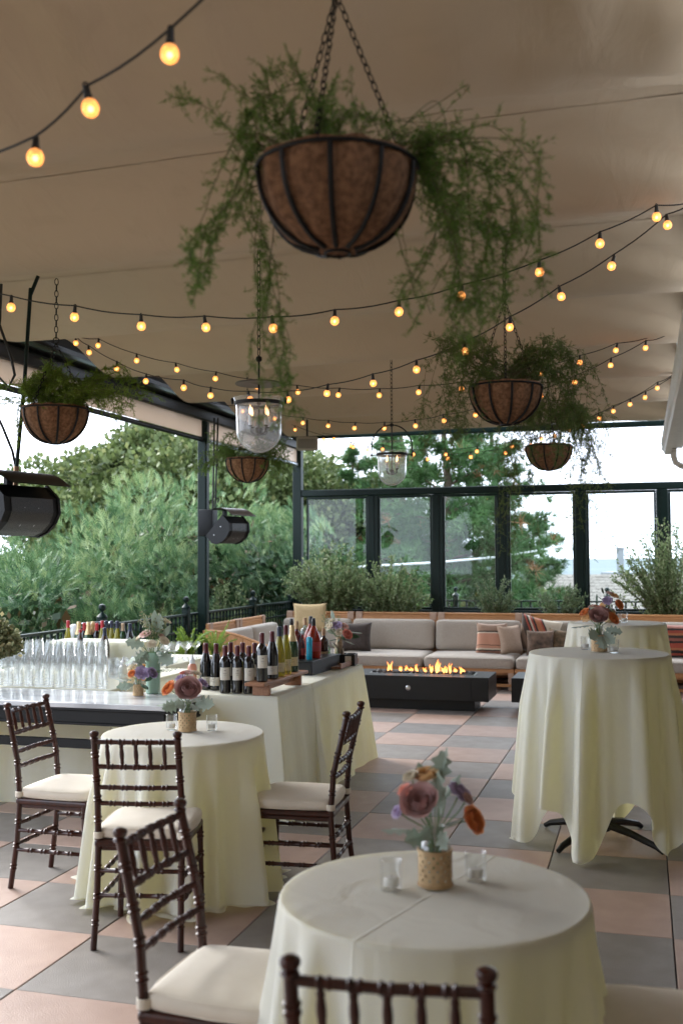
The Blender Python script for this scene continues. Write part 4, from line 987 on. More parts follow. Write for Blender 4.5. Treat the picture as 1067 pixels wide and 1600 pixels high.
basket('small hanging basket with upright fern above the near heater at the left', -3.485, 5.73, 2.545, 3.37, S_left()+S_left(), 10, 0, 1.7, apex=.42, mnd=22, m=leafmat('bright_fern', (.12, .20, .02), (.26, .40, .05), (.36, .46, .12), rough=.6, trans=.45))
def S_cloud(n, w, up_, down, side=0.): return [([across(J(.07), 0, J(.07)), across(w*.45*sg+J(.05), up_*.8+J(.04), J(.08)), across(w*.8*sg+side+J(.06), up_*.5+J(.06), J(.1)), across(w*sg+side+J(.08), -down*rg.uniform(.2, 1.), J(.12))], .05, 1.0) for k in range(n) for sg in ((1, -1) if k % 3 else (1,))]
basket('bushy hanging basket at the right trailing fern past its sides', -.727, 5.90, 2.575, 3.37, S_cloud(26, .39, .24, .50, .03)+[([across(J(.08), 0, J(.08)), across(J(.12), .08), across(J(.16), .16+J(.05), J(.06))], .04, 1.0) for k in range(22)], 10, .3, .85, FERND, apex=.50)
basket('far hanging basket at the right hung before the bright sky', -.785, 9.42, 2.595, 3.37, S_cloud(26, .46, .36, 1.0, .06)+S_cloud(14, .40, .42, .35), 10, .5, .9, FERND, apex=.45)
basket('far hanging basket at the left before the cypresses', -3.575, 9.25, 2.545, 3.37, S_cloud(16, .32, .14, .2)+[([across(J(.08), 0, J(.08)), across(J(.14), .08), across(J(.16), .14+J(.04), J(.06))], .04, 1.0) for k in range(10)], 10, .1, 1.0, apex=.42)

CANDLE = mat('candle_sleeve', (.75, .74, .70), .5); GLOWB = bpy.data.materials.new('candle_bulb_glow'); GLOWB.use_nodes = True
p = GLOWB.node_tree.nodes['Principled BSDF']; p.inputs['Emission Color'].default_value = (1, .50, .22, 1); p.inputs['Emission Strength'].default_value = 1.6; p.inputs['Base Color'].default_value = (.9, .6, .4, 1)
def lantern(label, x, y, zrim, ztop, zarch, arch=False, rot=0, R=.128, Hb=.27):
    r = thing('bell_lantern', label, 'lantern', (x, y, zrim), rot, 'glass bell lanterns')
    pr = [(0, -Hb)]+[(R*.98*math.sin(PI/2*t), -Hb+ .125-.125*math.cos(PI/2*t)) for t in np.linspace(.1, 1, 12)]+[(R, -.03), (R+.004, 0), (R+.016, .035)]
    mb = MB(); mb.lathe(pr, 40); mb.build('glass_bell', BELL, r)
    mb = MB(); n = 40; mb.lathe([(R+.004, -.006), (R+.010, -.006), (R+.010, .014), (R+.004, .014), (R+.004, -.006)], n); mb.build('metal_band', IRON, r)
    zt = zarch-zrim
    mb = MB(); mb.tube([(0, 0, -.16), (0, 0, zt)], .0055, 8); mb.tube([(0, 0, -.175), (0, 0, -.13)], [.016, .022], 10); mb.build('centre_rod', IRON, r)
    mb = MB()
    if arch:
        A_ = R+.05; pts = [(-A_, 0, .0)]+[(-A_*math.cos(PI*t), 0, .07+(zt-.07)*math.sin(PI*t)) for t in np.linspace(0, 1, 21)]+[(A_, 0, .0)]; mb.tube(pts, .006, 8)
        for sx in (-1, 1): mb.lathe([(0, -.014), (.012, -.006), (.012, .006), (0, .014)], 10, (sx*A_, 0, 0)); mb.tube([(sx*A_, 0, 0), (sx*(R+.008), 0, .003)], .005, 6)
        mb.build('arch_handle', IRON, r)
    else:
        for a in (0, PI): mb.tube([((R+.008)*math.cos(a), (R+.008)*math.sin(a), .004), (0, 0, .02)], .0045, 6)
        for a in (.0, PI): mb.lathe([(0, 0), (.006, .004), (.010, .03), (.004, .04)], 8, ((R+.02)*math.cos(a), (R+.02)*math.sin(a), .0))
        mb.lathe([(0, -.02), (.013, -.008), (.013, .008), (0, .02)], 12, (0, 0, .012)); mb.build('cross_bar', IRON, r)
    mb = MB(); mb.lathe([(0, -.022), (.016, -.010), (.018, 0), (.016, .010), (0, .022)], 14, (0, 0, zt)); mb.build('ball', IRON, r)
    if not arch:
        mb = MB(); mb.lathe([(.012, .0), (.06, .012), (.13, .006), (.133, .0), (.13, -.003), (.06, .006), (.012, -.004)], 40, (0, 0, .115)); mb.build('smoke_cover', mat('smoked_disc', (.10, .085, .07), .4, (.14, .12, .10), 5), r)
    else:
        mb = MB(); mb.lathe([(.01, .0), (.05, .010), (.10, .004), (.102, 0), (.05, .004), (.01, -.004)], 40, (0, 0, .12)); mb.build('smoke_cover', thinglass('clear_disc', (.9, .92, .93), .12, .05, 1.45, 1.2), r)
    for k in range(4):
        a = PI/4+k*PI/2; c_, s_ = math.cos(a), math.sin(a)
        mb = MB(); mb.tube([(0, 0, -.16), (.025*c_, .025*s_, -.168), (.055*c_, .055*s_, -.158), (.062*c_, .062*s_, -.125)], .0042, 6); mb.tube([(.062*c_, .062*s_, -.128), (.062*c_, .062*s_, -.120)], [.008, .014], 8); o = mb.build('candle_arm', IRON, r)
        mb = MB(); mb.lathe([(0, -.120), (.0095, -.120), (.0095, -.065), (0, -.062)], 10, (.062*c_, .062*s_, 0)); mb.build('candle_sleeve', CANDLE, o)
        mb = MB(); mb.lathe([(0, -.062), (.006, -.055), (.0085, -.042), (.006, -.026), (.0015, -.008), (0, -.004)], 8, (.062*c_, .062*s_, 0)); mb.build('candle_bulb', GLOWB, o)
    chain_mb((0, 0, zt+.02), (0, 0, ztop-zrim), .045, .011, .0028).build('chain', IRON, r)
    return r
lantern('glass bell lantern with wide smoke disc hanging beside the left green post', -2.04, 5.456, 2.478, 3.37, 2.734, False, .25)
lantern('glass bell lantern with iron arch handle hanging in the middle of the terrace', -2.102, 8.943, 2.521, 3.37, 2.787, True, .28)

# string lights
BULB = bpy.data.materials.new('warm_frosted_bulb'); BULB.use_nodes = True
p = BULB.node_tree.nodes['Principled BSDF']; p.inputs['Base Color'].default_value = (.9, .6, .3, 1); p.inputs['Roughness'].default_value = .25
p.inputs['Emission Color'].default_value = (1, .46, .15, 1); p.inputs['Emission Strength'].default_value = .50
FIL = bpy.data.materials.new('filament_glow'); FIL.use_nodes = True
p = FIL.node_tree.nodes['Principled BSDF']; p.inputs['Emission Color'].default_value = (1, .60, .25, 1); p.inputs['Emission Strength'].default_value = 3.5
BGL = bpy.data.materials.new('bulb_glass'); BGL.use_nodes = True; nt = BGL.node_tree; N = nt.nodes; L = nt.links
pb = N['Principled BSDF']; pb.inputs['Base Color'].default_value = (.9, .62, .32, 1); pb.inputs['Roughness'].default_value = .2; pb.inputs['Emission Color'].default_value = (1, .36, .09, 1); pb.inputs['Emission Strength'].default_value = .50
t_ = N.new('ShaderNodeBsdfTransparent'); t_.inputs[0].default_value = (1, .85, .6, 1); mx = N.new('ShaderNodeMixShader'); mx.inputs[0].default_value = .62
L.new(t_.outputs[0], mx.inputs[1]); L.new(pb.outputs[0], mx.inputs[2]); L.new(mx.outputs[0], N['Material Output'].inputs[0])
WIRE = mat('black_cord', (.012, .012, .012), .5)
def me_of(mb, name, m, smooth=True):
    o = mb.build(name, m); me = o.data; bpy.data.objects.remove(o); return me
mb = MB(); mb.lathe([(.010, 0), (.012, -.003), (.017, -.008), (.0212, -.016), (.0225, -.0245), (.0212, -.033), (.017, -.041), (.009, -.0465), (0, -.048)], 18); ME_B = me_of(mb, 'bulb', BGL)
mb = MB(); mb.lathe([(0, .034), (.0085, .033), (.0095, .010), (.0115, .008), (.0115, -.004), (.008, -.006), (0, -.006)], 10); mb.torus((0, 0, .036), .006, .0025, 8, 4, 'Y'); ME_S = me_of(mb, 'socket', WIRE)
mb = MB(); mb.lathe([(0, -.018), (.006, -.021), (.0085, -.027), (.006, -.033), (0, -.036)], 8); ME_F = me_of(mb, 'filament', FIL)
def string(label, pts, ends=(1, 1), sc=.93):
    """bulbs at each inner point; the cord passes just above them and sags a little between"""
    r = thing('string_light', label, 'string light', pts[0], 0, 'festoon light strings'); o0 = Vector(pts[0]); W_ = []
    for k, p in enumerate(pts):
        q = Vector(p)-o0; isb = not (k < ends[0] or k >= len(pts)-ends[1])
        if isb: q.z += .037+.036
        W_.append(q)
    path = []
    for a, b in zip(W_, W_[1:]):
        for i in range(5): t = i/5; c = a.lerp(b, t); c.z -= .010*math.sin(PI*t); path.append(c)
    path.append(W_[-1]); mb = MB(); mb.tube(path, .0034, 6); mb.build('cord', WIRE, r)
    for k, q in enumerate(W_):
        if k < ends[0] or k >= len(pts)-ends[1]: continue
        rot = (random.uniform(-.22, .22), random.uniform(-.25, .25), random.uniform(0, 3)); pos = q-Vector((0, 0, .036*sc))
        b = link('bulb', ME_B, None, r, loc=pos); b.rotation_euler = rot; b.scale = (sc,)*3
        s_ = link('socket', ME_S, None, r, loc=pos); s_.rotation_euler = rot; s_.scale = (sc,)*3
        f = link('filament', ME_F, None, b)
string('festoon string crossing the top left corner, nearest the camera', [(-.35, 1.93, 3.12), (-.66, 2.02, 2.93), (-1.0, 2.11, 2.74), (-1.25, 2.19, 2.68), (-1.43, 2.25, 2.6), (-1.78, 2.36, 2.60), (-2.1, 2.45, 2.7)])
string('festoon string sagging across the middle in front of the first lantern chain', [(-3.6, 4.25, 3.3), (-3.23, 4.34, 2.93), (-2.93, 4.41, 2.83), (-2.63, 4.49, 2.78), (-2.31, 4.56, 2.73), (-2.01, 4.64, 2.72), (-1.69, 4.71, 2.71), (-1.4, 4.78, 2.74), (-1.1, 4.85, 2.78), (-0.81, 4.92, 2.85), (-0.45, 5.0, 2.96), (-0.17, 5.06, 3.09), (0.09, 5.11, 3.21), (0.29, 5.18, 3.31)])
string('festoon string from the left awning edge past the first lantern to the upper right', [(-4.5, 7.58, 3.45), (-4.40, 7.53, 3.36), (-4.24, 7.46, 3.26), (-3.9, 7.29, 3.08), (-3.57, 7.13, 2.94), (-3.17, 6.93, 2.84), (-2.9, 6.79, 2.75), (-2.54, 6.61, 2.68), (-2.21, 6.45, 2.64), (-1.89, 6.28, 2.64), (-1.55, 6.11, 2.66), (-1.25, 5.96, 2.7), (-0.94, 5.8, 2.76), (-0.67, 5.66, 2.85), (-0.39, 5.51, 2.96), (-0.12, 5.37, 3.06), (0.14, 5.23, 3.2), (0.28, 5.16, 3.31)])
string('festoon string just behind the first lantern running straight across', [(-4.44, 7.6, 3.45), (-4.25, 7.63, 3.35), (-3.94, 7.7, 3.22), (-3.62, 7.77, 3.14), (-3.3, 7.83, 3.06), (-2.97, 7.9, 2.99), (-2.65, 7.97, 2.94), (-2.32, 8.03, 2.91), (-2.0, 8.09, 2.9), (-1.69, 8.15, 2.92), (-1.36, 8.21, 2.94), (-1.05, 8.27, 2.98), (-0.74, 8.33, 3.05), (-0.45, 8.38, 3.13), (-0.17, 8.43, 3.22), (0.10, 8.49, 3.34)])
string('festoon string dipping behind the arch of the second lantern', [(-4.52, 10.6, 3.33), (-4.07, 10.4, 3.17), (-3.64, 10.21, 3.05), (-3.28, 10.04, 2.97), (-2.97, 9.9, 2.91), (-2.66, 9.76, 2.86), (-2.33, 9.61, 2.83), (-2.0, 9.46, 2.82), (-1.71, 9.33, 2.84), (-1.4, 9.18, 2.86), (-1.1, 9.05, 2.89), (-0.8, 8.9, 2.96), (-0.51, 8.77, 3.04), (-0.22, 8.63, 3.14), (0.05, 8.5, 3.24), (0.2, 8.43, 3.33)])
string('festoon string at the far end, upper of the two before the open transom', [(-4.6, 13.18, 3.46), (-4.37, 13.03, 3.29), (-3.89, 12.74, 3.11), (-3.41, 12.44, 2.97), (-2.97, 12.17, 2.9), (-2.54, 11.9, 2.8), (-2.11, 11.63, 2.76), (-1.72, 11.39, 2.76), (-1.31, 11.13, 2.77), (-0.99, 10.93, 2.82), (-0.68, 10.73, 2.88), (-0.39, 10.55, 2.96), (-0.09, 10.36, 3.06), (0.16, 10.2, 3.18), (0.29, 10.14, 3.3)])
string('festoon string at the far end, lower of the two before the open transom', [(-4.45, 13.65, 3.40), (-3.89, 13.21, 3.17), (-3.6, 12.99, 3.05), (-3.32, 12.79, 2.96), (-2.83, 12.43, 2.84), (-2.42, 12.13, 2.76), (-2.14, 11.92, 2.74), (-1.84, 11.7, 2.73), (-1.41, 11.38, 2.73), (-1.11, 11.15, 2.78), (-0.86, 10.97, 2.85), (-0.55, 10.73, 2.92), (-0.25, 10.51, 3.02), (0.05, 10.29, 3.11), (0.28, 10.12, 3.28)])

# infrared heaters
HB = mat('heater_black', (.005, .0052, .006), .5, (.008, .008, .009), 8, .05, 60, spec=.25)
HS = mat('heater_burner_mesh', (.012, .011, .010), .3, (.03, .027, .023), 90, .4, 300)
def heater(label, loc, rz, W_, tilt, hood_w=None, hood_m=HB):
    """wide burner box with curved side cheeks, a curved glass-black face and a flared hood above"""
    r = thing('patio_heater', label, 'heater', loc, rz, 'wall hung gas heaters')
    cs, sn = math.cos(tilt), math.sin(tilt)
    def rot(x, y, z): return (x, y*cs-z*sn, y*sn+z*cs)
    prof = [(-.02, .15), (.10, .155), (.165, .10), (.185, .03), (.175, -.05), (.14, -.12), (.09, -.16), (-.02, -.16)]
    n = len(prof); mb = MB(); vs = [rot(-W_/2+.02, y, z) for y, z in prof]+[rot(W_/2-.02, y, z) for y, z in prof]
    mb.add(vs, [(i, i+n, (i+1) % n+n, (i+1) % n) for i in range(n)]); mb.build('body', HB, r, smooth=False)
    for sx in (-1, 1):
        mb = MB(); p2 = [(-.03, .16), (.10, .165), (.172, .105), (.192, .03), (.182, -.055), (.146, -.128), (.09, -.17), (-.03, -.17)]
        a, b = sx*(W_/2-.02), sx*(W_/2)
        vs = [rot(a, y, z) for y, z in p2]+[rot(b, y, z) for y, z in p2]; fs = [(i, i+n, (i+1) % n+n, (i+1) % n) for i in range(n)]+[tuple(range(n)), tuple(reversed(range(n, 2*n)))]
        mb.add(vs, fs); o = mb.build('side_cheek', HB, r, weld=True, smooth=False)
        for q in ((.05, .05), (.05, -.08)): m2 = MB(); m2.lathe([(0, .003), (.006, .002), (.006, 0)], 8); s2 = m2.build('screw', mat('steel', (.5, .5, .5), .3, metal=1), o); s2.location = rot(b+sx*.0005, *q); s2.rotation_euler = (0, sx*PI/2, 0)
    mb = MB(); N2 = 9
    def face(u, v): k = 1+v*4.6; i = min(int(k), 5); f = k-i; y = prof[i][0]*(1-f)+prof[i+1][0]*f; z = prof[i][1]*(1-f)+prof[i+1][1]*f; return rot(-W_/2+.06+(W_-.12)*u, y+.004, z+.002)
    mb.grid(face, 2, 16); mb.build('burner_mesh', HS, r)
    for t in (.33, .66): mb = MB(); mb.tube([face(t-.04, .85), face(t, .5), face(t+.03, .15)], .003, 5); mb.build('burner_wire', mat('steel', (.5, .5, .5), .3), r)
    mb = MB(); mb.box(rot(0, .135, -.115), (W_*.62, .004, .016), rx=tilt-1.0)
    mb.build('vent_strip', mat('dull_brass', (.25, .22, .15), .5, metal=.5), r, smooth=False)
    mb = MB(); mb.box(rot(W_*.33, .112, -.148), (.05, .004, .010), rx=tilt-.9); mb.build('maker_plate', mat('steel', (.5, .5, .5), .3), r, smooth=False)
    hw = hood_w or W_*1.06; mb = MB()
    def hood(u, v, o=0): x = -hw/2+hw*u; y = -.02+.33*v; z = .17+.055*math.sin(PI*min(1, v*1.15)*.75)-.05*max(0, v-.4)+o; a_ = tilt*.30; yy = -.10+.34*v; return (x, yy*math.cos(a_)-z*math.sin(a_), yy*math.sin(a_)+z*math.cos(a_))
    mb.grid(lambda u, v: hood(u, v), 9, 14); mb.grid(lambda u, v: hood(1-u, v, .006), 9, 14)
    mb.build('hood', hood_m, r)
    mb = MB(); mb.box((0, -.02, .15), (.05, .03, .10), rx=0); mb.build('hood_bracket', HB, r, smooth=False)
    return r
h1 = heater('large black gas heater hanging by rods at the left edge', (-3.74, 5.64, 1.95), -1.80, .46, -.75)
h2 = heater('black gas heater with bronze hood fixed to the left green post', (-4.48, 10.93, 1.97), -1.88, .36, -.80, .40, mat('bronze_hood', (.10, .08, .065), .4, (.14, .115, .095), 10, .05, 60, metal=.4))
mb = MB(); mb.box((-4.72, 10.98, 2.02), (.17, .16, .30), .01); mb.box((-4.68, 11.0, 1.90), (.22, .12, .06), .006); o = mb.build('mounting_box', HB, None); tag(o, 'black mounting box joining the far heater to its post', 'box')
mb = MB(); mb.tube([(-3.70, 5.78, 3.34), (-3.715, 5.74, 2.7), (-3.74, 5.70, 2.18)], .0125, 8); mb.tube([(-3.70, 5.78, 3.30), (-3.66, 5.80, 3.42)], .012, 8); tag(mb.build('hanging_rod', GREEN, None), 'green rod carrying the large heater at the left edge', 'rod')
mb = MB(); mb.tube([(-3.74, 5.70, 2.20), (-3.742, 5.698, 2.12), (-3.745, 5.695, 2.04)], [.018, .016, .018], 8); tag(mb.build('gas_fitting', mat('brass_fitting', (.32, .20, .12), .35, metal=.8), None), 'brass gas fitting on top of the near heater', 'fitting')
mb = MB(); mb.tube([(-3.86, 5.70, 3.36), (-3.87, 5.70, 3.1), (-3.80, 5.72, 2.90), (-3.77, 5.72, 2.78), (-3.80, 5.70, 2.70), (-3.88, 5.69, 2.78), (-3.90, 5.69, 3.0), (-3.90, 5.70, 3.3)], .009, 8); mb.tube([(-3.92, 5.70, 2.6), (-3.84, 5.70, 2.45), (-3.77, 5.70, 2.30), (-3.745, 5.70, 2.2)], .009, 8)
tag(mb.build('gas_hose', WIRE, None), 'looped black gas hose at the left edge', 'hose')
mb = MB()
for dx in (0, .045): mb.tube([(-4.66+dx, 11.02, 3.22), (-4.665+dx*.8, 11.01, 2.7), (-4.67+dx*.6, 11.0, 2.18)], .011, 8)
mb.torus((-4.62, 11.0, 2.28), .025, .006, 12, 6, 'Y'); tag(mb.build('gas_hose', WIRE, None), 'pair of black gas hoses running down beside the left green post', 'hose')
sp_ = thing('hanging_speaker', 'beige box speaker under the far left corner of the awning', 'speaker', (-3.98, 12.35, 3.04), .3)
mb = MB(); mb.box((0, 0, 0), (.27, .16, .17), .03, seg=3); mb.build('body', mat('beige_plastic', (.45, .42, .36), .5), sp_)
mb = MB(); mb.box((0, -.082, -.01), (.23, .012, .12), .005); mb.build('grille', mat('speaker_grille', (.28, .27, .24), .7, (.2, .19, .17), 300), sp_)
mb = MB(); mb.tube([(0, 0, .08), (0, 0, .30)], .012, 8); mb.build('bracket', BLACK, sp_)

# ================================================================== BOTTLES, GLASSES AND BAR GEAR
BOT = {'bordeaux': [(0, .004), (.030, 0), (.0365, .006), (.037, .19), (.034, .210), (.022, .228), (.0148, .24), (.0140, .30)],
       'burgundy': [(0, .004), (.032, 0), (.0405, .006), (.041, .150), (.036, .185), (.024, .225), (.0150, .252), (.0142, .30)],
       'hock': [(0, .004), (.030, 0), (.0375, .006), (.038, .140), (.033, .180), (.024, .22), (.0150, .262), (.0140, .32)],
       'champagne': [(0, .004), (.036, 0), (.0435, .006), (.044, .145), (.039, .185), (.027, .225), (.0165, .26), (.0155, .31)],
       'spirit': [(0, .004), (.034, 0), (.038, .006), (.038, .17), (.034, .19), (.018, .205), (.0135, .215), (.0135, .26)],
       'decanter': [(0, .004), (.050, 0), (.056, .010), (.057, .13), (.050, .165), (.030, .205), (.017, .235), (.0155, .275)],
       'small': [(0, .003), (.022, 0), (.026, .005), (.026, .10), (.022, .125), (.012, .145), (.011, .18)]}
def bglass(name, c, rough=.06, tr=.0, alpha=.0):
    if name in MATS: return MATS[name]
    m = mat(name, c, rough, spec=.7, coat=.3); 
    if alpha:
        nt = m.node_tree; N = nt.nodes; L = nt.links; t = N.new('ShaderNodeBsdfTransparent'); t.inputs[0].default_value = (*[min(1, v*2.2+.15) for v in c], 1)
        mx = N.new('ShaderNodeMixShader'); mx.inputs[0].default_value = 1-alpha; L.new(t.outputs[0], mx.inputs[1]); L.new(N['Principled BSDF'].outputs[0], mx.inputs[2]); L.new(mx.outputs[0], N['Material Output'].inputs[0])
    return m
DARKW = bglass('dark_wine_glass', (.003, .0025, .003)); WHITEW = bglass('yellow_wine_glass', (.30, .27, .03), alpha=.4); GREENW = bglass('green_wine_glass', (.02, .07, .02), alpha=.2)
AMBERW = bglass('brown_bottle_glass', (.05, .018, .004), alpha=.15); REDL = bglass('red_liqueur', (.30, .035, .015), alpha=.35); REDD = bglass('dark_red_liqueur', (.10, .008, .008), alpha=.15)
BLUEL = bglass('blue_glass', (.02, .38, .58), alpha=.3); GRNB = bglass('green_bottle_glass', (.03, .30, .10), alpha=.5)
CAPR = mat('burgundy_capsule', (.09, .008, .012), .35); CAPN = mat('navy_capsule', (.012, .018, .045), .35); CAPG = mat('gold_foil', (.55, .40, .20), .35, (.62, .47, .26), 40, .3, 150, metal=.5)
CAPK = mat('black_cap', (.012, .012, .013), .35); CORK = mat('cork', (.42, .28, .17), .9, (.5, .35, .22), 60); CAPT = mat('tan_capsule', (.40, .28, .18), .5); CAPRR = mat('bright_red_capsule', (.38, .02, .03), .35)
PAPER = mat('label_paper', (.62, .58, .50), .7, (.66, .62, .54), 20); INK = mat('label_ink', (.12, .10, .09), .6); PAPR = mat('red_label_paper', (.35, .03, .03), .6); PAPY = mat('cream_label_paper', (.55, .48, .30), .6)
bcache = {}
def bottle(label, kind, x, y, z, g, cap, paper=PAPER, rz=0, lz=(.055, .125), group=None, sc=1., capfrac=None, cat='bottle'):
    key = (kind, g.name, cap.name if cap else '', paper.name if paper else '', lz)
    if key in bcache: return dup(bcache[key], (x, y, z), rz, label, group)
    r = thing({'bordeaux': 'wine_bottle', 'burgundy': 'wine_bottle', 'hock': 'wine_bottle', 'champagne': 'champagne_bottle'}.get(kind, 'spirit_bottle'), label, cat, (x, y, z), rz, group)
    pr = BOT[kind]; top = pr[-1][1]; mb = MB(); mb.lathe(pr+[(0, top)], 24); mb.build('glass_body', g, r)
    if cap:
        ch_ = {'champagne': .105, 'spirit': .035, 'decanter': .035, 'small': .02, 'hock': .06}.get(kind, .062); z0 = top-ch_
        def rad(z_):
            for (r0_, a), (r1_, b) in zip(pr, pr[1:]):
                if a <= z_ <= b and b > a: return r0_+(r1_-r0_)*(z_-a)/(b-a)
            return pr[-1][0]
        zs = np.linspace(z0, top, 7); mb = MB()
        mb.lathe([(rad(z_)+.0010+(.0012 if (i == 5 or (kind == 'champagne' and i == 4)) else 0), z_) for i, z_ in enumerate(zs)]+[(rad(top)*.9, top+(.022 if kind in ('spirit', 'decanter') else .003)), (0, top+(.024 if kind in ('spirit', 'decanter') else .0035))], 18); mb.build('capsule', cap, r)
    if paper:
        R_ = max(p for p, _ in pr)+.0008; mb = MB()
        def lab(u, v): a = -PI/2-.95+1.9*u; return (R_*math.cos(a), R_*math.sin(a), lz[0]+(lz[1]-lz[0])*v)
        mb.grid(lab, 18, 2); pl = mb.build('paper_label', paper, r)
        mb = MB()
        for k, (w, zz, hh) in enumerate(((.16, .74, .045), (.32, .52, .022), (.22, .40, .018))):
            for sg in ((-1, 1) if k == 1 else (0,)):
                c0 = .5+sg*.0
                mb.grid(lambda u, v: tuple(q*(1.012 if i < 2 else 1) for i, q in enumerate(lab(c0-w/2+w*u, zz+hh*v))), 8, 2)
        mb.build('print', INK, pl)
    bcache[key] = r; return r
RG = 'red wine bottles standing on the cream bar cloth'
Bz = .761
for x, y, rz, lb in ((-2.777, 6.427, .2, 'leftmost sloping shouldered red wine bottle beside the pink squeeze bottle'), (-2.698, 6.412, -.5, 'second sloping shouldered red wine bottle from the left')):
    bottle(lb, 'burgundy', x, y, Bz, DARKW, CAPR, rz=rz+.4, group=RG, lz=(.03, .085))
for x, y, rz, lb in ((-2.578, 6.275, .35, 'left of the three front red wine bottles with square labels'), (-2.500, 6.288, .42, 'middle of the three front red wine bottles with square labels'), (-2.419, 6.282, .5, 'right of the three front red wine bottles, next to the wooden riser'),
                     (-2.640, 6.52, .1, 'red wine bottle behind the left front bottle'), (-2.555, 6.52, .6, 'red wine bottle behind the middle front bottle'), (-2.462, 6.50, -.4, 'red wine bottle behind the wooden riser end')):
    bottle(lb, 'bordeaux', x, y, Bz, DARKW, CAPR, rz=rz, group=RG, lz=(.085, .165))
wr = thing('wooden_riser', 'oiled wooden riser board holding five wine bottles on the bar', 'riser', (-2.30, 6.50, .76), math.radians(-2))
WAL = mat('walnut_wood', (.26, .11, .05), .45, (.34, .16, .08), 10, .1, 90, stretch=(8, 1, 8))
mb = MB(); mb.box((0, 0, .080), (.135, .80, .020), .004, seg=1); mb.build('board', WAL, wr, smooth=False)
for y in (-.28, .28): mb = MB(); mb.box((0, y, .035), (.115, .03, .069), .003, seg=1); mb.build('support', WAL, wr, smooth=False)
mb = MB(); mb.box((0, 0, .045), (.02, .54, .035), .002, seg=1); mb.build('stretcher', WAL, wr, smooth=False)
WG = 'wine bottles on the wooden riser'; z = .8515
bottle('red wine bottle at the near end of the wooden riser', 'bordeaux', -2.300, 6.20, z, DARKW, CAPR, rz=.5, group=WG, lz=(.085, .165))
bottle('second bottle on the wooden riser, red wine with low label', 'burgundy', -2.285, 6.345, z, DARKW, CAPR, rz=.3, group=WG, lz=(.03, .085))
bottle('yellow white wine bottle with navy capsule on the wooden riser', 'hock', -2.290, 6.50, z, WHITEW, CAPN, PAPY, .4, (.03, .09), WG)
bottle('yellow white wine bottle with red capsule on the wooden riser', 'hock', -2.292, 6.635, z, WHITEW, CAPR, PAPY, .4, (.025, .10), WG)
bottle('green sparkling wine bottle with gold foil on the wooden riser', 'champagne', -2.300, 6.79, z, GREENW, CAPG, PAPY, .4, (.04, .10), WG)
cr_ = thing('black_crate', 'slanted black crate of spirits on the far bar table', 'crate', (-2.42, 7.66, .76), math.radians(-3))
mb = MB(); mb.box((0, 0, .048), (.20, .62, .095), .004, seg=1); mb.build('body', PB, cr_, smooth=False)
mb = MB(); mb.box((.0, 0, .100), (.215, .64, .012), .003, seg=1); mb.build('top_board', PB, cr_, smooth=False)
SG = 'spirit bottles on the black crate'; z = .868
bottle('dark red liqueur bottle with cork beside the gold foiled bottle', 'spirit', at_wall(463, 7.45), 7.45, z, REDD, CORK, None, 0, group=SG)
bottle('clear spirit bottle with tall black cap', 'spirit', at_wall(455, 7.75), 7.75, z+.0, bglass('clear_spirit', (.5, .5, .5), alpha=.75), CAPK, None, 0, group=SG)
bottle('small liqueur bottle with red label', 'small', at_wall(471, 7.47), 7.47, z, REDD, CAPRR, PAPR, .4, (.03, .08), SG)
bottle('clear blue tinted bottle with wooden stopper', 'spirit', at_wall(476, 7.86), 7.86, z, bglass('pale_blue_spirit', (.35, .50, .52), alpha=.7), CORK, None, 0, group=SG)
bottle('large round shouldered amber red bottle in front', 'decanter', at_wall(489, 7.60), 7.60, z, REDL, CAPK, PAPR, .9, (.05, .12), SG)
bottle('large round shouldered amber red bottle behind its twin', 'decanter', at_wall(485, 7.83), 7.83, z, REDL, CAPK, None, .9, (.05, .12), SG)
mb = MB(); mb.lathe([(0, .003), (.020, 0), (.023, .004), (.024, .15), (.020, .165), (0, .17)], 20); o = mb.build('blue_bottle', BLUEL, None); o.location = (at_wall(482.5, 7.44), 7.44, z); tag(o, 'turquoise blue cylindrical bottle in front of the amber bottles', 'bottle')
mb = MB(); mb.box((0, 0, 0), (.19, .52, .016), .003, seg=1)
for sx in (-1, 1): mb.box((sx*.09, 0, .015), (.012, .52, .03), .002, seg=1)
o = mb.build('wooden_tray', WAL, None, smooth=False); o.location = (-2.33, 8.02-.0, .775); tag(o, 'low wooden tray under the mixer bottles at the far bar end', 'tray')
for k, (px_, yy, kd, g, cp, lb) in enumerate(((505, 7.95, 'spirit', AMBERW, CORK, 'small brown bitters bottle with pale label on the tray'), (510, 8.06, 'small', GRNB, None, 'green soda bottle on the tray'), (515.5, 7.92, 'small', bglass('clear_spirit', (.5, .5, .5)), None, 'clear small bottle on the tray next to the green one'),
                                            (499.5, 8.1, 'small', GRNB, CAPK, 'green capped bottle behind the black crate'))):
    bottle(lb, kd, at_wall(px_, yy), yy, .784, g, cp, PAPY if k == 0 else None, .4, (.04, .10))
cd = thing('bar_caddy', 'black bar caddy holding straws at the far end of the bar', 'caddy', (-2.30, 8.13, .761), .1)
mb = MB()
for sx, sy, w, d in ((-1, 0, .006, .14), (1, 0, .006, .14), (0, -1, .16, .006), (0, 1, .16, .006), (0, 0, .006, .14)): mb.box((sx*.08, sy*.07, .045), (w, d, .09))
mb.box((0, 0, .004), (.16, .14, .008)); mb.build('box', PB, cd, smooth=False)
mb = MB(); mb.box((.03, -.074, .05), (.05, .002, .055)); mb.build('card', PAPER, cd, smooth=False)
for k in range(7):
    a = random.uniform(-.5, .5); mb = MB(); mb.tube([(-.04+random.uniform(-.02, .02), random.uniform(-.03, .03), .03), (-.05+a*.07, random.uniform(-.03, .03), .13), (-.07+a*.16, random.uniform(-.03, .03), .17)], .0022, 5); mb.build('straw', CAPK if k % 3 else PAPER, cd)

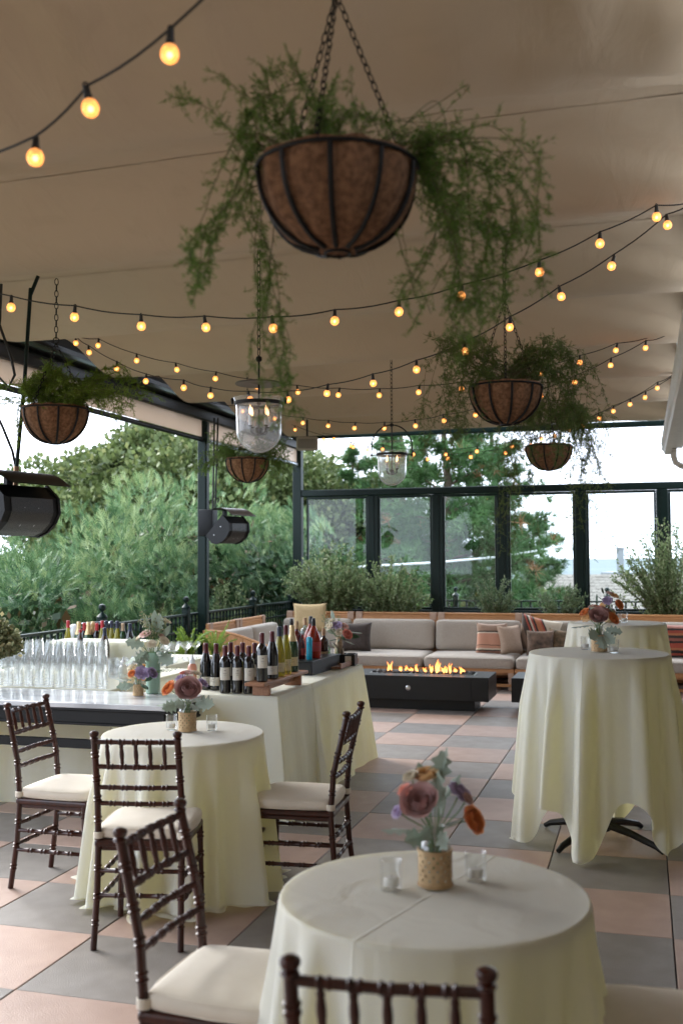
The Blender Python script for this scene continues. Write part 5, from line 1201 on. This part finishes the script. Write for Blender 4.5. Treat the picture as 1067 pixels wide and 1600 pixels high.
# bottles chilling behind the raised cloth
CG2 = 'bottles behind the raised cloth'
for px_, kd, g, cp, lb in ((108, 'hock', WHITEW, CAPRR, 'leftmost red capped yellow bottle behind the raised cloth'), (124.5, 'champagne', GREENW, CAPG, 'gold foiled bottle left of the black ice bucket, leftmost of three'), (133, 'bordeaux', DARKW, CAPRR, 'red capped bottle between the gold foiled bottles'),
                           (139.5, 'champagne', GREENW, CAPG, 'gold foiled bottle, middle of three behind the raised cloth'), (146.5, 'champagne', GREENW, CAPG, 'gold foiled bottle nearest the black ice bucket'), (152.5, 'bordeaux', DARKW, CAPRR, 'red capped bottle right beside the gold foiled ones'), (161, 'hock', WHITEW, CAPRR, 'red capped yellow bottle in front of the black ice bucket'),
                           (167.5, 'hock', WHITEW, CAPN, 'left of the three navy capped bottles'), (175.5, 'hock', WHITEW, CAPN, 'middle of the three navy capped bottles'), (184.5, 'hock', WHITEW, CAPN, 'right of the three navy capped bottles'), (193, 'bordeaux', GREENW, CAPT, 'tan capped bottle near the tall flowers'), (204, 'burgundy', DARKW, CAPN, 'purple topped bottle half hidden by the tall flowers')):
    yy = 8.16+random.uniform(0, .07); bottle(lb, kd, at_wall(px_, yy), yy, .761+random.uniform(-.0, .0), g, cp, None, 0, group=CG2)
ib = thing('ice_bucket', 'black ice bucket behind the gold foiled bottles', 'bucket', (at_wall(153, 8.42), 8.42, .761))
mb = MB(); mb.lathe([(0, 0), (.10, 0), (.13, .28), (.134, .285), (.127, .29), (.12, .275), (.09, .02), (0, .02)], 28); mb.build('body', PB, ib)
mb = MB(); mb.torus((0, 0, .287), .131, .006, 28, 6); mb.build('rim', mat('pale_alu', (.5, .55, .6), .35, metal=.6), ib)
mb = MB(); mb.lathe([(0, .003), (.045, 0), (.05, .006), (.05, .20), (.03, .24), (.012, .25), (0, .25)], 16); o = mb.build('white_jug', mat('white_plastic', (.7, .72, .74), .3), None); o.location = (at_wall(117, 8.22), 8.22, .80); tag(o, 'white plastic jug behind the raised cloth', 'jug')
bottle('brown bottle with navy top standing among the wine glasses', 'burgundy', at_wall(161, 7.62), 7.66, .761, AMBERW, CAPN, None, 0)
bottle('short red capped brown bottle in front of the raised cloth', 'small', at_wall(127, 7.70), 7.70, .86, AMBERW, CAPRR, None, 0)

# stemware
GT = 'stemmed wine glasses massed on the cream cloth'
mb = MB(); mb.lathe([(0, .004), (.030, .0005), (.034, 0), (.033, .0025), (.010, .006), (.0042, .014), (.0038, .085), (.007, .094), (.022, .104), (.034, .125), (.0385, .150), (.0365, .180), (.031, .212), (.0312, .2145), (.0290, .2125), (.035, .180), (.037, .150), (.0325, .127), (.02, .107), (0, .100)], 20)
wg = thing('wine_glass', 'clear stemmed wine glass in the dense block on the bar', 'wine glass', (0, 0, 0), 0, GT); mb.build('glass', CLEAR, wg)
first = True
for j in range(16):
    for i in range(12):
        y = 6.30+.082*j; x = (-4.34+.0795*i+random.uniform(-.004, .004))*y/6.30
        if x < -4.80: continue
        if first: wg.location = (x, y, .761); first = False
        else: dup(wg, (x, y, .761), random.uniform(0, 6))
mb = MB(); mb.lathe([(0, .006), (.030, .001), (.033, 0), (.035, .01), (.038, .09), (.037, .092), (.0355, .09), (.0325, .014), (0, .012)], 18)
tg = thing('tumbler', 'clear straight tumbler beside the block of wine glasses', 'tumbler', (0, 0, 0), 0, 'tumblers beside the wine glasses'); mb.build('glass', CLEAR, tg); first = True
for j in range(7):
    for i in range(4):
        y = 6.86+.088*j; x = -3.4655*y/6.30+.088+.082*i
        if x > -3.42: continue
        if i == 3 and j < 1: continue
        if first: tg.location = (x, y, .761); first = False
        else: dup(tg, (x, y, .761), random.uniform(0, 6))
mb = MB(); mb.lathe([(0, .004), (.028, .0005), (.031, 0), (.030, .0025), (.008, .006), (.0038, .014), (.0036, .075), (.012, .09), (.040, .11), (.046, .125), (.0465, .14), (.0455, .14), (.044, .126), (.038, .113), (.01, .095), (0, .093)], 18)
cg = thing('coupe_glass', 'clear coupe glass in the sparkling cluster behind the tall green vase', 'coupe glass', (0, 0, 0), 0, 'coupe glasses behind the green vase'); mb.build('glass', CLEAR, cg); first = True
for j in range(7):
    for i in range(6):
        x = -4.22+.098*i+(.049 if j % 2 else 0)+random.uniform(-.01, .01); y = 7.78+.105*j+random.uniform(-.01, .01)
        if x > -3.72 or (x < -3.88 and y < 8.15): continue
        if first: cg.location = (x, y, .761); first = False
        else: dup(cg, (x, y, .761), random.uniform(0, 6))
# jugs and squeeze bottles
JUI = bglass('orange_juice', (.75, .30, .05), alpha=.1)
cf = thing('juice_carafe', 'glass carafe of orange juice left of the green vase', 'carafe', (at_wall(221, 6.75), 6.75, .761))
mb = MB(); mb.lathe([(0, .004), (.046, .004), (.05, .02), (.05, .10), (.046, .115), (0, .116)], 20); mb.build('juice', JUI, cf)
mb = MB(); mb.lathe([(0, 0), (.05, 0), (.053, .02), (.053, .12), (.045, .15), (.032, .18), (.036, .21)], 20); mb.build('glass', CLEAR, cf)
for k, (px_, yy, c, h, lb) in enumerate(((208, 6.62, (.80, .62, .38), .13, 'squeeze bottle of pale yellow mix with pointed white cap'), (194, 6.66, (.72, .76, .74), .12, 'clear squeeze bottle left of the yellow one'), (301, 6.62, (.72, .33, .24), .15, 'pink squeeze bottle with white cap beside the red wine'))):
    q = thing('squeeze_bottle', lb, 'squeeze bottle', (at_wall(px_, yy), yy, .761)); mb = MB(); mb.lathe([(0, 0), (.028, 0), (.031, .006), (.031, h*.8), (.027, h*.9), (.016, h*.98)], 18); mb.build('body', bglass('squeeze_%s' % ('yellow', 'clear', 'pink')[k], c, .3, alpha=.25), q)
    mb = MB(); mb.lathe([(.018, h*.95), (.019, h+.02), (.010, h+.03), (.004, h+.055), (0, h+.056)], 14); mb.build('nozzle_cap', mat('white_plastic', (.7, .72, .74), .3), q)
    if k == 2:
        mb = MB(); mb.grid(lambda u, v: (.0318*math.cos(-2.4+1.5*u), .0318*math.sin(-2.4+1.5*u), .04+.06*v), 8, 2); mb.build('paper_label', PAPER, q)

# ================================================================== FLOWERS
def petal_mat(name, a, b): return mat(name, a, .6, b, 14, .12, 60, trans=.22, tcol=b, sheen=.2)
PM = {'mauve': petal_mat('mauve_petals', (.42, .22, .22), (.52, .30, .27)), 'orange': petal_mat('orange_petals', (.80, .27, .08), (.85, .38, .14)), 'peach': petal_mat('peach_petals', (.80, .50, .24), (.84, .62, .34)),
      'lilac': petal_mat('lilac_petals', (.40, .31, .50), (.50, .40, .58)), 'coral': petal_mat('coral_petals', (.80, .26, .20), (.82, .40, .32)), 'cream': petal_mat('cream_petals', (.74, .66, .50), (.80, .74, .62)),
      'pink': petal_mat('pink_petals', (.70, .46, .42), (.76, .56, .50)), 'purple': petal_mat('purple_petals', (.22, .14, .26), (.34, .22, .38)), 'red': petal_mat('red_petals', (.55, .07, .05), (.65, .14, .09))}
DUSTY = mat('dusty_leaf', (.27, .34, .27), .75, (.40, .46, .39), 9, .3, 70, trans=.2, sheen=.3); DKL = mat('dark_leaf', (.02, .06, .025), .5, (.04, .09, .04), 8, .2, 60, trans=.1); STEM = mat('flower_stem', (.08, .17, .04), .5, (.12, .22, .06), 10)
fl_cache = {}
def rose_me(kind, R_):
    key = (kind, round(R_, 3))
    if key in fl_cache: return fl_cache[key]
    mb = MB(); rg = random.Random(len(fl_cache)+5)
    layers = {'rose': [(1.0, 5, 1.75, .72), (.84, 5, 1.9, .80), (.68, 5, 2.05, .88), (.52, 4, 2.2, .95), (.38, 4, 2.35, 1.0), (.25, 3, 2.45, 1.0), (.14, 3, 2.5, .98)],
              'ranunculus': [(1.0, 8, 1.7, .7), (.88, 8, 1.95, .78), (.76, 8, 2.1, .84), (.64, 7, 2.2, .9), (.52, 7, 2.3, .94), (.4, 6, 2.4, .97), (.28, 5, 2.5, .98), (.16, 4, 2.6, .96)],
              'open': [(1.0, 9, 1.3, .45), (.8, 8, 1.5, .6), (.55, 7, 1.8, .75), (.3, 6, 2.1, .85)]}[kind]
    for li, (rr, n, phm, hz) in enumerate(layers):
        for k in range(n):
            a0 = 2*PI*(k+.5*(li % 2)+rg.uniform(-.12, .12))/n; wd = 2*PI/n*(.82 if kind != 'open' else .62)*rg.uniform(.95, 1.1); ph = phm*rg.uniform(.94, 1.06); tw = rg.uniform(-.1, .1)
            def fn(u, v):
                q = (u-.5)*2; e = (1-.30*q**4) if v > .5 else 1; vv = v*e; p = ph*vv; s_ = R_*rr
                sq = math.sin(min(p, PI*.93)); r = s_*sq*(1+.04*math.sin(3*q+li)); z = s_*hz*(1-math.cos(p))*.62
                cu = max(0, vv-.82)/.18; r += s_*.16*cu*cu*(1.2 if rr > .6 else .5); z += -s_*.05*cu*cu*(rr > .8)+.03*s_*math.sin(4*q+k)*vv
                a = a0+q*wd*(.25+.75*math.sin(min(1, vv*1.25)*PI/2))+tw*vv; return (r*math.cos(a), r*math.sin(a), z+R_*.30*(1-rr)*.6)
            mb.grid(fn, 7, 8)
    o = mb.build('petals', PM['mauve'], None, angle=180); me = o.data; bpy.data.objects.remove(o); fl_cache[key] = me; return me
def leaf_me(w, l, lobes=5, seed=0):
    """lobed downy leaf with a raised midrib, curling at the edges"""
    mb = MB(); nx, ny = 25, 9
    def fn(u, v):
        t = u; q = (v-.5)*2; wd = w*math.sin(PI*min(1, (t*.93+.05)))**.75*(1+.30*math.sin(lobes*2*PI*t+seed)) if lobes else w*math.sin(PI*min(1, t*.96+.03))**.9
        return (q*wd*.5, -.10*l*t*t-.18*abs(q)*wd*.5+.012*l*math.sin(9*t+3*q), l*t)
    mb.grid(fn, nx, ny)
    mb.tube([fn(t, .5) for t in np.linspace(0, .95, 8)], [.0011*(1-t*.7) for t in np.linspace(0, 1, 8)], 4)
    o = mb.build('leaf', DUSTY); me = o.data; bpy.data.objects.remove(o); return me
LEAF = [leaf_me(.055, .085, 4, 0), leaf_me(.045, .075, 3, 1), leaf_me(.030, .07, 0, 0)]
def aim(o, d, spin=0):
    q = Vector(d).normalized().to_track_quat('Z', 'Y'); o.rotation_euler = (q @ Vector((0, 0, 1)).rotation_difference(Vector((0, 0, 1)))).to_euler(); o.rotation_euler = (q.to_matrix() @ Matrix.Rotation(spin, 3, 'Z')).to_euler()
def cane_mesh(mb, R_, z0, z1):
    """woven cane: a lattice with real openings"""
    nt_, nz = 52, int((z1-z0)/.0056); vs = []
    for j in range(nz+1):
        for i in range(nt_): a = 2*PI*i/nt_; vs.append((R_*math.cos(a), R_*math.sin(a), z0+(z1-z0)*j/nz))
    fs = []
    for j in range(nz):
        for i in range(nt_):
            if 1 < j < nz-2 and ((i % 4 == 1 and j % 4 == 1) or (i % 4 == 3 and j % 4 == 3)): continue
            k = (i+1) % nt_; fs.append((j*nt_+i, j*nt_+k, (j+1)*nt_+k, (j+1)*nt_+i))
    mb.add(vs, fs); mb.torus((0, 0, z0+.003), R_+.0005, .0028, 40, 5); mb.torus((0, 0, z1-.003), R_+.0005, .0028, 40, 5)
def bouquet(label, loc, flowers, lvs, vase='cane', sc=1.0, extra=None, rz=.2793):
    """flowers: (across, up, toward viewer, kind, radius, colour); leaves: (across, up, toward, which, scale, lean)"""
    r = thing('flower_vase', label, 'flower vase', loc, rz, 'flower arrangements')
    if vase == 'cane':
        mb = MB(); mb.lathe([(0, .002), (.040, .002), (.0425, .006), (.0425, .100), (.040, .112), (.028, .126), (.024, .134), (.0235, .152), (.026, .156), (.0245, .157), (.0215, .153), (.022, .134), (.038, .110), (.0405, .098), (.0405, .010), (0, .008)], 28); mb.v = [(a*sc, b*sc, c*sc) for a, b, c in mb.v]; mb.build('glass_jar', CLEAR, r)
        mb = MB(); cane_mesh(mb, .0445*sc, .003, .098*sc); mb.build('cane_wrap', mat('woven_cane', (.42, .27, .13), .6, (.55, .38, .20), 40, .4, 300), r); neck = .15*sc
    elif vase == 'green':
        mb = MB(); mb.lathe([(0, .003), (.040, 0), (.046, .006), (.046, .10), (.049, .262), (.046, .262), (.043, .10), (.042, .01), (0, .01)], 28); mb.build('green_vase', bglass('celadon_glass', (.30, .46, .36), .25, alpha=.15), r); neck = .25
    else:
        mb = MB(); mb.lathe([(0, .003), (.030, 0), (.036, .01), (.040, .06), (.034, .12), (.022, .17), (.026, .20)], 24); mb.build('rattan_vase', mat('rattan_weave', (.36, .26, .17), .8, (.5, .38, .26), 70, .8, 120), r); neck = .19
    for k, (a, h, t, kind, R_, colr) in enumerate(flowers):
        me = rose_me(kind, R_*1.0)
        key = (me.name, colr)
        if key not in fl_cache: m2 = me.copy(); m2.materials.clear(); m2.materials.append(PM[colr]); fl_cache[key] = m2
        d = Vector((a*1.0, -t*1.0-.045, (h-neck)*.55+.04)); o = link({'rose': 'rose', 'ranunculus': 'ranunculus', 'open': 'blossom'}[kind], fl_cache[key], None, r, loc=(a, -t, h-R_*.45)); aim(o, d, k*1.3)
        mb = MB(); mb.tube([(a*.10, -t*.1, neck*.25), (a*.22, -t*.25, neck), (a*.75, -t*.8, neck+(h-neck)*.55), (a, -t, h-R_*.4)], .0019, 6); mb.build('stem', STEM, r)
    for k, (a, h, t, wh, s_, lean) in enumerate(lvs):
        o = link('leaf', LEAF[wh % 3], None, r, loc=(a*.45, -t*.45, h-.03)); o.scale = (s_,)*3; aim(o, (a, -t, lean), k*2.1)
        if wh == 5: o.data = o.data.copy(); o.data.materials.clear(); o.data.materials.append(DKL)
        mb = MB(); mb.tube([(a*.08, -t*.1, neck*.3), (a*.2, -t*.2, neck), (a*.45, -t*.45, h-.03)], .0014, 5); mb.build('stem', STEM, r)
    if extra: extra(r)
    return r
def sprig(n, a0, h0, ln, m, size=.012, thick=.0008):
    def f(r):
        mb = MB(); P = []
        for k in range(n):
            a = a0+random.uniform(-.06, .06); t = random.uniform(-.05, .05); e = Vector((a*1.6, -t*1.6, h0+ln*random.uniform(.6, 1))); s_ = Vector((a*.3, -t*.3, h0)); mb.tube([s_, (s_+e)/2+Vector((0, 0, .01)), e], thick, 4)
            for q in range(12): P.append(s_.lerp(e, random.uniform(.35, 1))+Vector((random.gauss(0, .01), random.gauss(0, .01), random.gauss(0, .006))))
        mb.build('stems', STEM, r); P = np.array(P); V = leaves(P, rng.normal(size=P.shape), size, .4, .5); tri_mesh('sprig', V, m, r, rng.uniform(0, 1, len(P)), 4, kind='stuff')
    return f
OLV = leafmat('dry_sprig', (.16, .17, .09), (.36, .35, .22), (.55, .48, .34), trans=.3)
lv_std = [(-.11, .175, .02, 0, 1.1, .02), (-.07, .165, .06, 1, 1.0, .0), (.03, .30, -.01, 1, 1.1, .25), (.045, .335, -.01, 1, .75, .3), (.0, .24, .04, 0, 1.1, .3), (.03, .22, .05, 0, 1.0, .12), (.06, .19, .03, 5, 1.0, .04), (-.03, .185, .05, 1, .8, -.02), (.02, .175, .06, 1, .9, -.03), (.07, .26, -.03, 1, .9, .12), (-.05, .28, -.04, 2, 1, .2)]
bouquet('orange and mauve flowers in a cane wrapped jar on the nearest table', (-.537, 2.748, .761),
        [(-.040, .245, .045, 'rose', .046, 'mauve'), (-.022, .295, .0, 'ranunculus', .030, 'peach'), (-.060, .290, .0, 'ranunculus', .020, 'cream'), (-.078, .262, .02, 'open', .020, 'coral'), (-.098, .208, .03, 'open', .018, 'lilac'), (.090, .190, .03, 'ranunculus', .034, 'orange'), (.066, .255, .0, 'open', .034, 'lilac'), (.082, .235, .02, 'ranunculus', .016, 'pink')], lv_std)
bouquet('orange ranunculus and large mauve rose in a cane jar on the middle round table', (-2.194, 4.848, .761),
        [(.012, .235, .06, 'rose', .060, 'mauve'), (-.080, .228, .03, 'ranunculus', .038, 'orange'), (-.035, .275, .0, 'open', .026, 'lilac'), (.0, .30, -.01, 'open', .030, 'pink'), (-.025, .292, .0, 'ranunculus', .014, 'coral'), (.04, .295, -.02, 'open', .026, 'cream'), (.075, .25, -.01, 'open', .028, 'lilac')],
        [(-.12, .18, .03, 0, 1.2, -.01), (-.09, .165, .06, 0, 1.1, -.02), (.10, .175, .05, 0, 1.35, -.01), (.08, .19, .02, 0, 1.1, .0), (-.03, .17, .07, 0, 1.1, .0), (.0, .165, .06, 1, .9, -.03), (.05, .17, .06, 1, 1, -.02), (.03, .2, -.05, 5, 1, .1), (-.05, .2, -.05, 5, 1, .1)])
bouquet('orange bud and lilac blooms in a low cane jar on the marble table', (-3.07, 6.04, .758),
        [(-.030, .150, .04, 'ranunculus', .024, 'orange'), (.028, .165, .03, 'open', .046, 'lilac'), (.085, .155, .02, 'ranunculus', .034, 'lilac'), (.0, .19, 0, 'open', .02, 'cream'), (-.05, .19, 0, 'open', .022, 'cream')],
        [(-.09, .13, .03, 0, 1.2, .02), (-.10, .10, .03, 1, 1.2, -.02), (-.06, .10, .06, 1, 1, -.03), (.05, .11, .06, 5, 1.3, -.02), (.02, .19, .0, 2, 1.1, .4), (.09, .12, .0, 5, 1.1, .05), (-.12, .15, .0, 1, 1, .05)], sc=.75, extra=sprig(8, .10, .12, .05, DKL, .008))
bouquet('tall arrangement of grey leaves and pale blooms in a celadon green vase', (-3.035, 6.175, .758),
        [(-.045, .395, .02, 'open', .040, 'pink'), (.075, .35, .03, 'open', .034, 'cream'), (.055, .375, .0, 'open', .026, 'pink'), (.0, .33, .05, 'open', .030, 'cream'), (.08, .47, -.02, 'open', .030, 'cream'), (-.10, .36, 0, 'open', .026, 'cream')],
        [(-.09, .30, .05, 0, 1.9, -.04), (-.06, .29, .08, 0, 1.5, -.05), (.09, .28, .05, 0, 1.6, -.05), (.12, .31, .02, 0, 1.4, .0), (-.13, .34, .02, 0, 1.4, .02), (.06, .42, .0, 0, 1.4, .25), (-.05, .42, -.02, 2, 1.6, .3), (.02, .45, .0, 2, 1.6, .5), (.05, .30, .06, 5, 1.3, -.02), (.0, .36, -.05, 5, 1.4, .2), (-.07, .37, -.05, 5, 1.4, .2), (.13, .38, -.02, 2, 1.4, .2)], vase='green', extra=sprig(26, .0, .30, .24, OLV, .016))
bouquet('white pink and red blooms in a rattan vase at the far end of the bar', (-2.365, 8.16, .784),
        [(-.08, .30, .03, 'open', .038, 'cream'), (-.02, .31, .03, 'open', .045, 'lilac'), (.04, .30, .02, 'open', .036, 'pink'), (.06, .235, .05, 'ranunculus', .040, 'coral'), (-.06, .34, -.01, 'open', .028, 'cream'), (.0, .25, .05, 'open', .03, 'cream')],
        [(-.05, .21, .05, 5, 1.3, .0), (-.08, .25, .02, 2, 1.5, .05), (.0, .20, .06, 2, 1.6, .0), (.12, .27, .0, 2, 1.9, .0), (.13, .24, .02, 5, 1.6, -.02), (-.09, .35, -.02, 2, 1.4, .3), (.10, .2, .03, 2, 1.3, -.03), (.03, .22, .05, 5, 1.1, .0)], vase='rattan', extra=sprig(16, -.04, .20, .20, OLV, .012))
fl_o = [(-.070, .215, .02, 'open', .034, 'peach'), (-.075, .235, -.01, 'ranunculus', .028, 'orange'), (-.015, .225, .05, 'rose', .050, 'mauve'), (.065, .205, .04, 'ranunculus', .036, 'orange'), (.03, .245, .0, 'rose', .034, 'mauve'), (-.03, .27, -.02, 'open', .024, 'pink'), (.0, .265, .0, 'open', .022, 'coral')]
lv_o = [(-.13, .18, .0, 0, 1.2, .0), (-.05, .15, .06, 0, 1.3, -.03), (.04, .14, .07, 0, 1.3, -.05), (.0, .13, .08, 0, 1.3, -.06), (.08, .16, .05, 0, 1.1, -.02), (-.02, .31, -.02, 5, .8, .35), (-.05, .2, -.03, 5, 1.2, .1), (.0, .19, .05, 5, 1, .05)]
bouquet('orange peach and mauve flowers in a cane jar on the tall table', (-.250, 6.27, 1.071), fl_o, lv_o)
bouquet('orange and lilac flowers on the far tall table behind the other vase', (-.265, 9.00, 1.071), [(-.03, .20, .03, 'open', .04, 'lilac'), (.03, .24, .0, 'open', .040, 'peach'), (.055, .165, .04, 'ranunculus', .040, 'orange'), (.08, .18, 0, 'open', .034, 'mauve'), (.0, .25, -.02, 'ranunculus', .026, 'pink'), (-.06, .16, 0, 'open', .03, 'peach')],
        [(-.11, .21, .0, 5, 1.2, .1), (-.12, .27, 0, 5, .8, .3), (-.08, .13, .03, 5, 1.2, -.02), (.03, .12, .05, 1, 1.1, -.03), (-.03, .12, .05, 0, 1.1, -.03)])
# votive candles
mb = MB(); mb.lathe([(0, .001), (.024, 0), (.0265, .003), (.0285, .076), (.0275, .077), (.0262, .075), (.0245, .014), (.020, .011), (0, .011)], 24)
vt = thing('votive_candle', 'votive glass left of the vase on the nearest table', 'candle', (-.641, 2.687, .761), 0, 'votive candles in clear glasses'); mb.build('glass', CLEAR, vt)
mb = MB(); mb.lathe([(0, .012), (.0185, .012), (.0195, .016), (.0195, .030), (.017, .033), (0, .032)], 18); wxo = mb.build('wax', WAX, vt)
mb = MB(); mb.tube([(0, 0, .032), (.001, 0, .039)], .0007, 4); mb.build('wick', CAPK, wxo)
for x, y, z, lb in ((-.441, 2.819, .761, 'votive glass right of the vase on the nearest table'), (-2.292, 4.872, .761, 'votive glass left of the vase on the middle round table'), (-2.088, 4.906, .761, 'votive glass right of the vase on the middle round table'),
                    (-.335, 6.41, 1.071, 'votive glass left of the vase on the tall table'), (-.166, 6.225, 1.071, 'votive glass right of the vase on the tall table'), (-.155, 9.10, 1.071, 'votive glass on the far tall table')):
    dup(vt, (x, y, z), random.uniform(0, 6), lb)

# pots
GP = leafmat('dry_olive_leaves', (.12, .14, .06), (.26, .27, .14), (.44, .38, .20), trans=.3)
pr_ = shrub('potted_shrub', 'bushy olive green dried shrub in stone pot at the left edge of the bar', -4.22, 6.08, .94, .42, .26, 110, 70, GP, .036, .42, droop=.45, cat='potted plant', wy=.22)
mb = MB(); mb.lathe([(0, -.182), (.06, -.182), (.085, -.13), (.088, -.06), (.07, 0), (.074, .012), (.064, .012), (.06, -.02), (0, -.02)], 24); mb.build('pot', mat('stone_pot', (.30, .25, .20), .8, (.38, .33, .27), 14, .3, 60), pr_)
FOX = leafmat('foxtail_fern', (.14, .26, .03), (.34, .46, .07), (.45, .50, .14), trans=.35)
def foxtail(label, x, y, zt, n, w, hh, lean=None):
    r = thing('foxtail_fern', label, 'fern', (x, y, 0), 0, 'foxtail ferns before the slatted panel')
    mb = MB(); mb.lathe([(0, 0), (.13, 0), (.17, zt), (.155, zt), (.15, zt-.03), (0, zt-.03)], 20); mb.build('pot', mat('dark_pot', (.05, .05, .05), .6), r)
    mb = MB(); P = []; D = []
    for k in range(n):
        a = rng.uniform(0, 2*PI); o = w*rng.uniform(.2, 1); h_ = hh*rng.uniform(.6, 1); pts = [(.06*math.cos(a)*i/6+o*math.cos(a)*(i/6)**1.8, .06*math.sin(a)*i/6+o*math.sin(a)*(i/6)**1.8, zt-.03+h_*math.sin(i/6*1.35)) for i in range(7)]
        if lean and k == 0: pts = [(lean*(i/6)**1.3, 0, zt-.03+hh*1.25*i/6) for i in range(7)]
        mb.tube(pts, .003, 4); pa = np.array(pts)
        ts = rng.uniform(.4, 5.95, 420); i0 = ts.astype(int); f = (ts-i0)[:, None]; p = pa[i0]*(1-f)+pa[i0+1]*f; d = unit(pa[i0+1]-pa[i0]); q = unit(np.cross(d, rng.normal(size=d.shape))); rad_ = .026*(1-.75*(ts/6)**3)[:, None]
        P.append(p+q*rad_*.3); D.append(unit(q+d*.5)*rad_*1.0)
    mb.build('stems', STEM, r); P = np.concatenate(P); D = np.concatenate(D); U = unit(np.cross(D, rng.normal(size=D.shape)))*.0022
    V = np.stack([P-U, P+U, P+D], 1).reshape(-1, 3); tri_mesh('foliage', V, FOX, r, rng.uniform(0, 1, len(P)))
foxtail('yellow green foxtail fern left of the red wine bottles', at_wall(296, 9.7), 9.7, .62, 20, .22, .36)
foxtail('yellow green foxtail fern with one long plume behind the red wine bottles', at_wall(336, 9.9), 9.9, .60, 16, .20, .34, .16)
foxtail('foxtail fern behind the back bar table and balustrade', -4.45, 9.6, .55, 12, .22, .34)
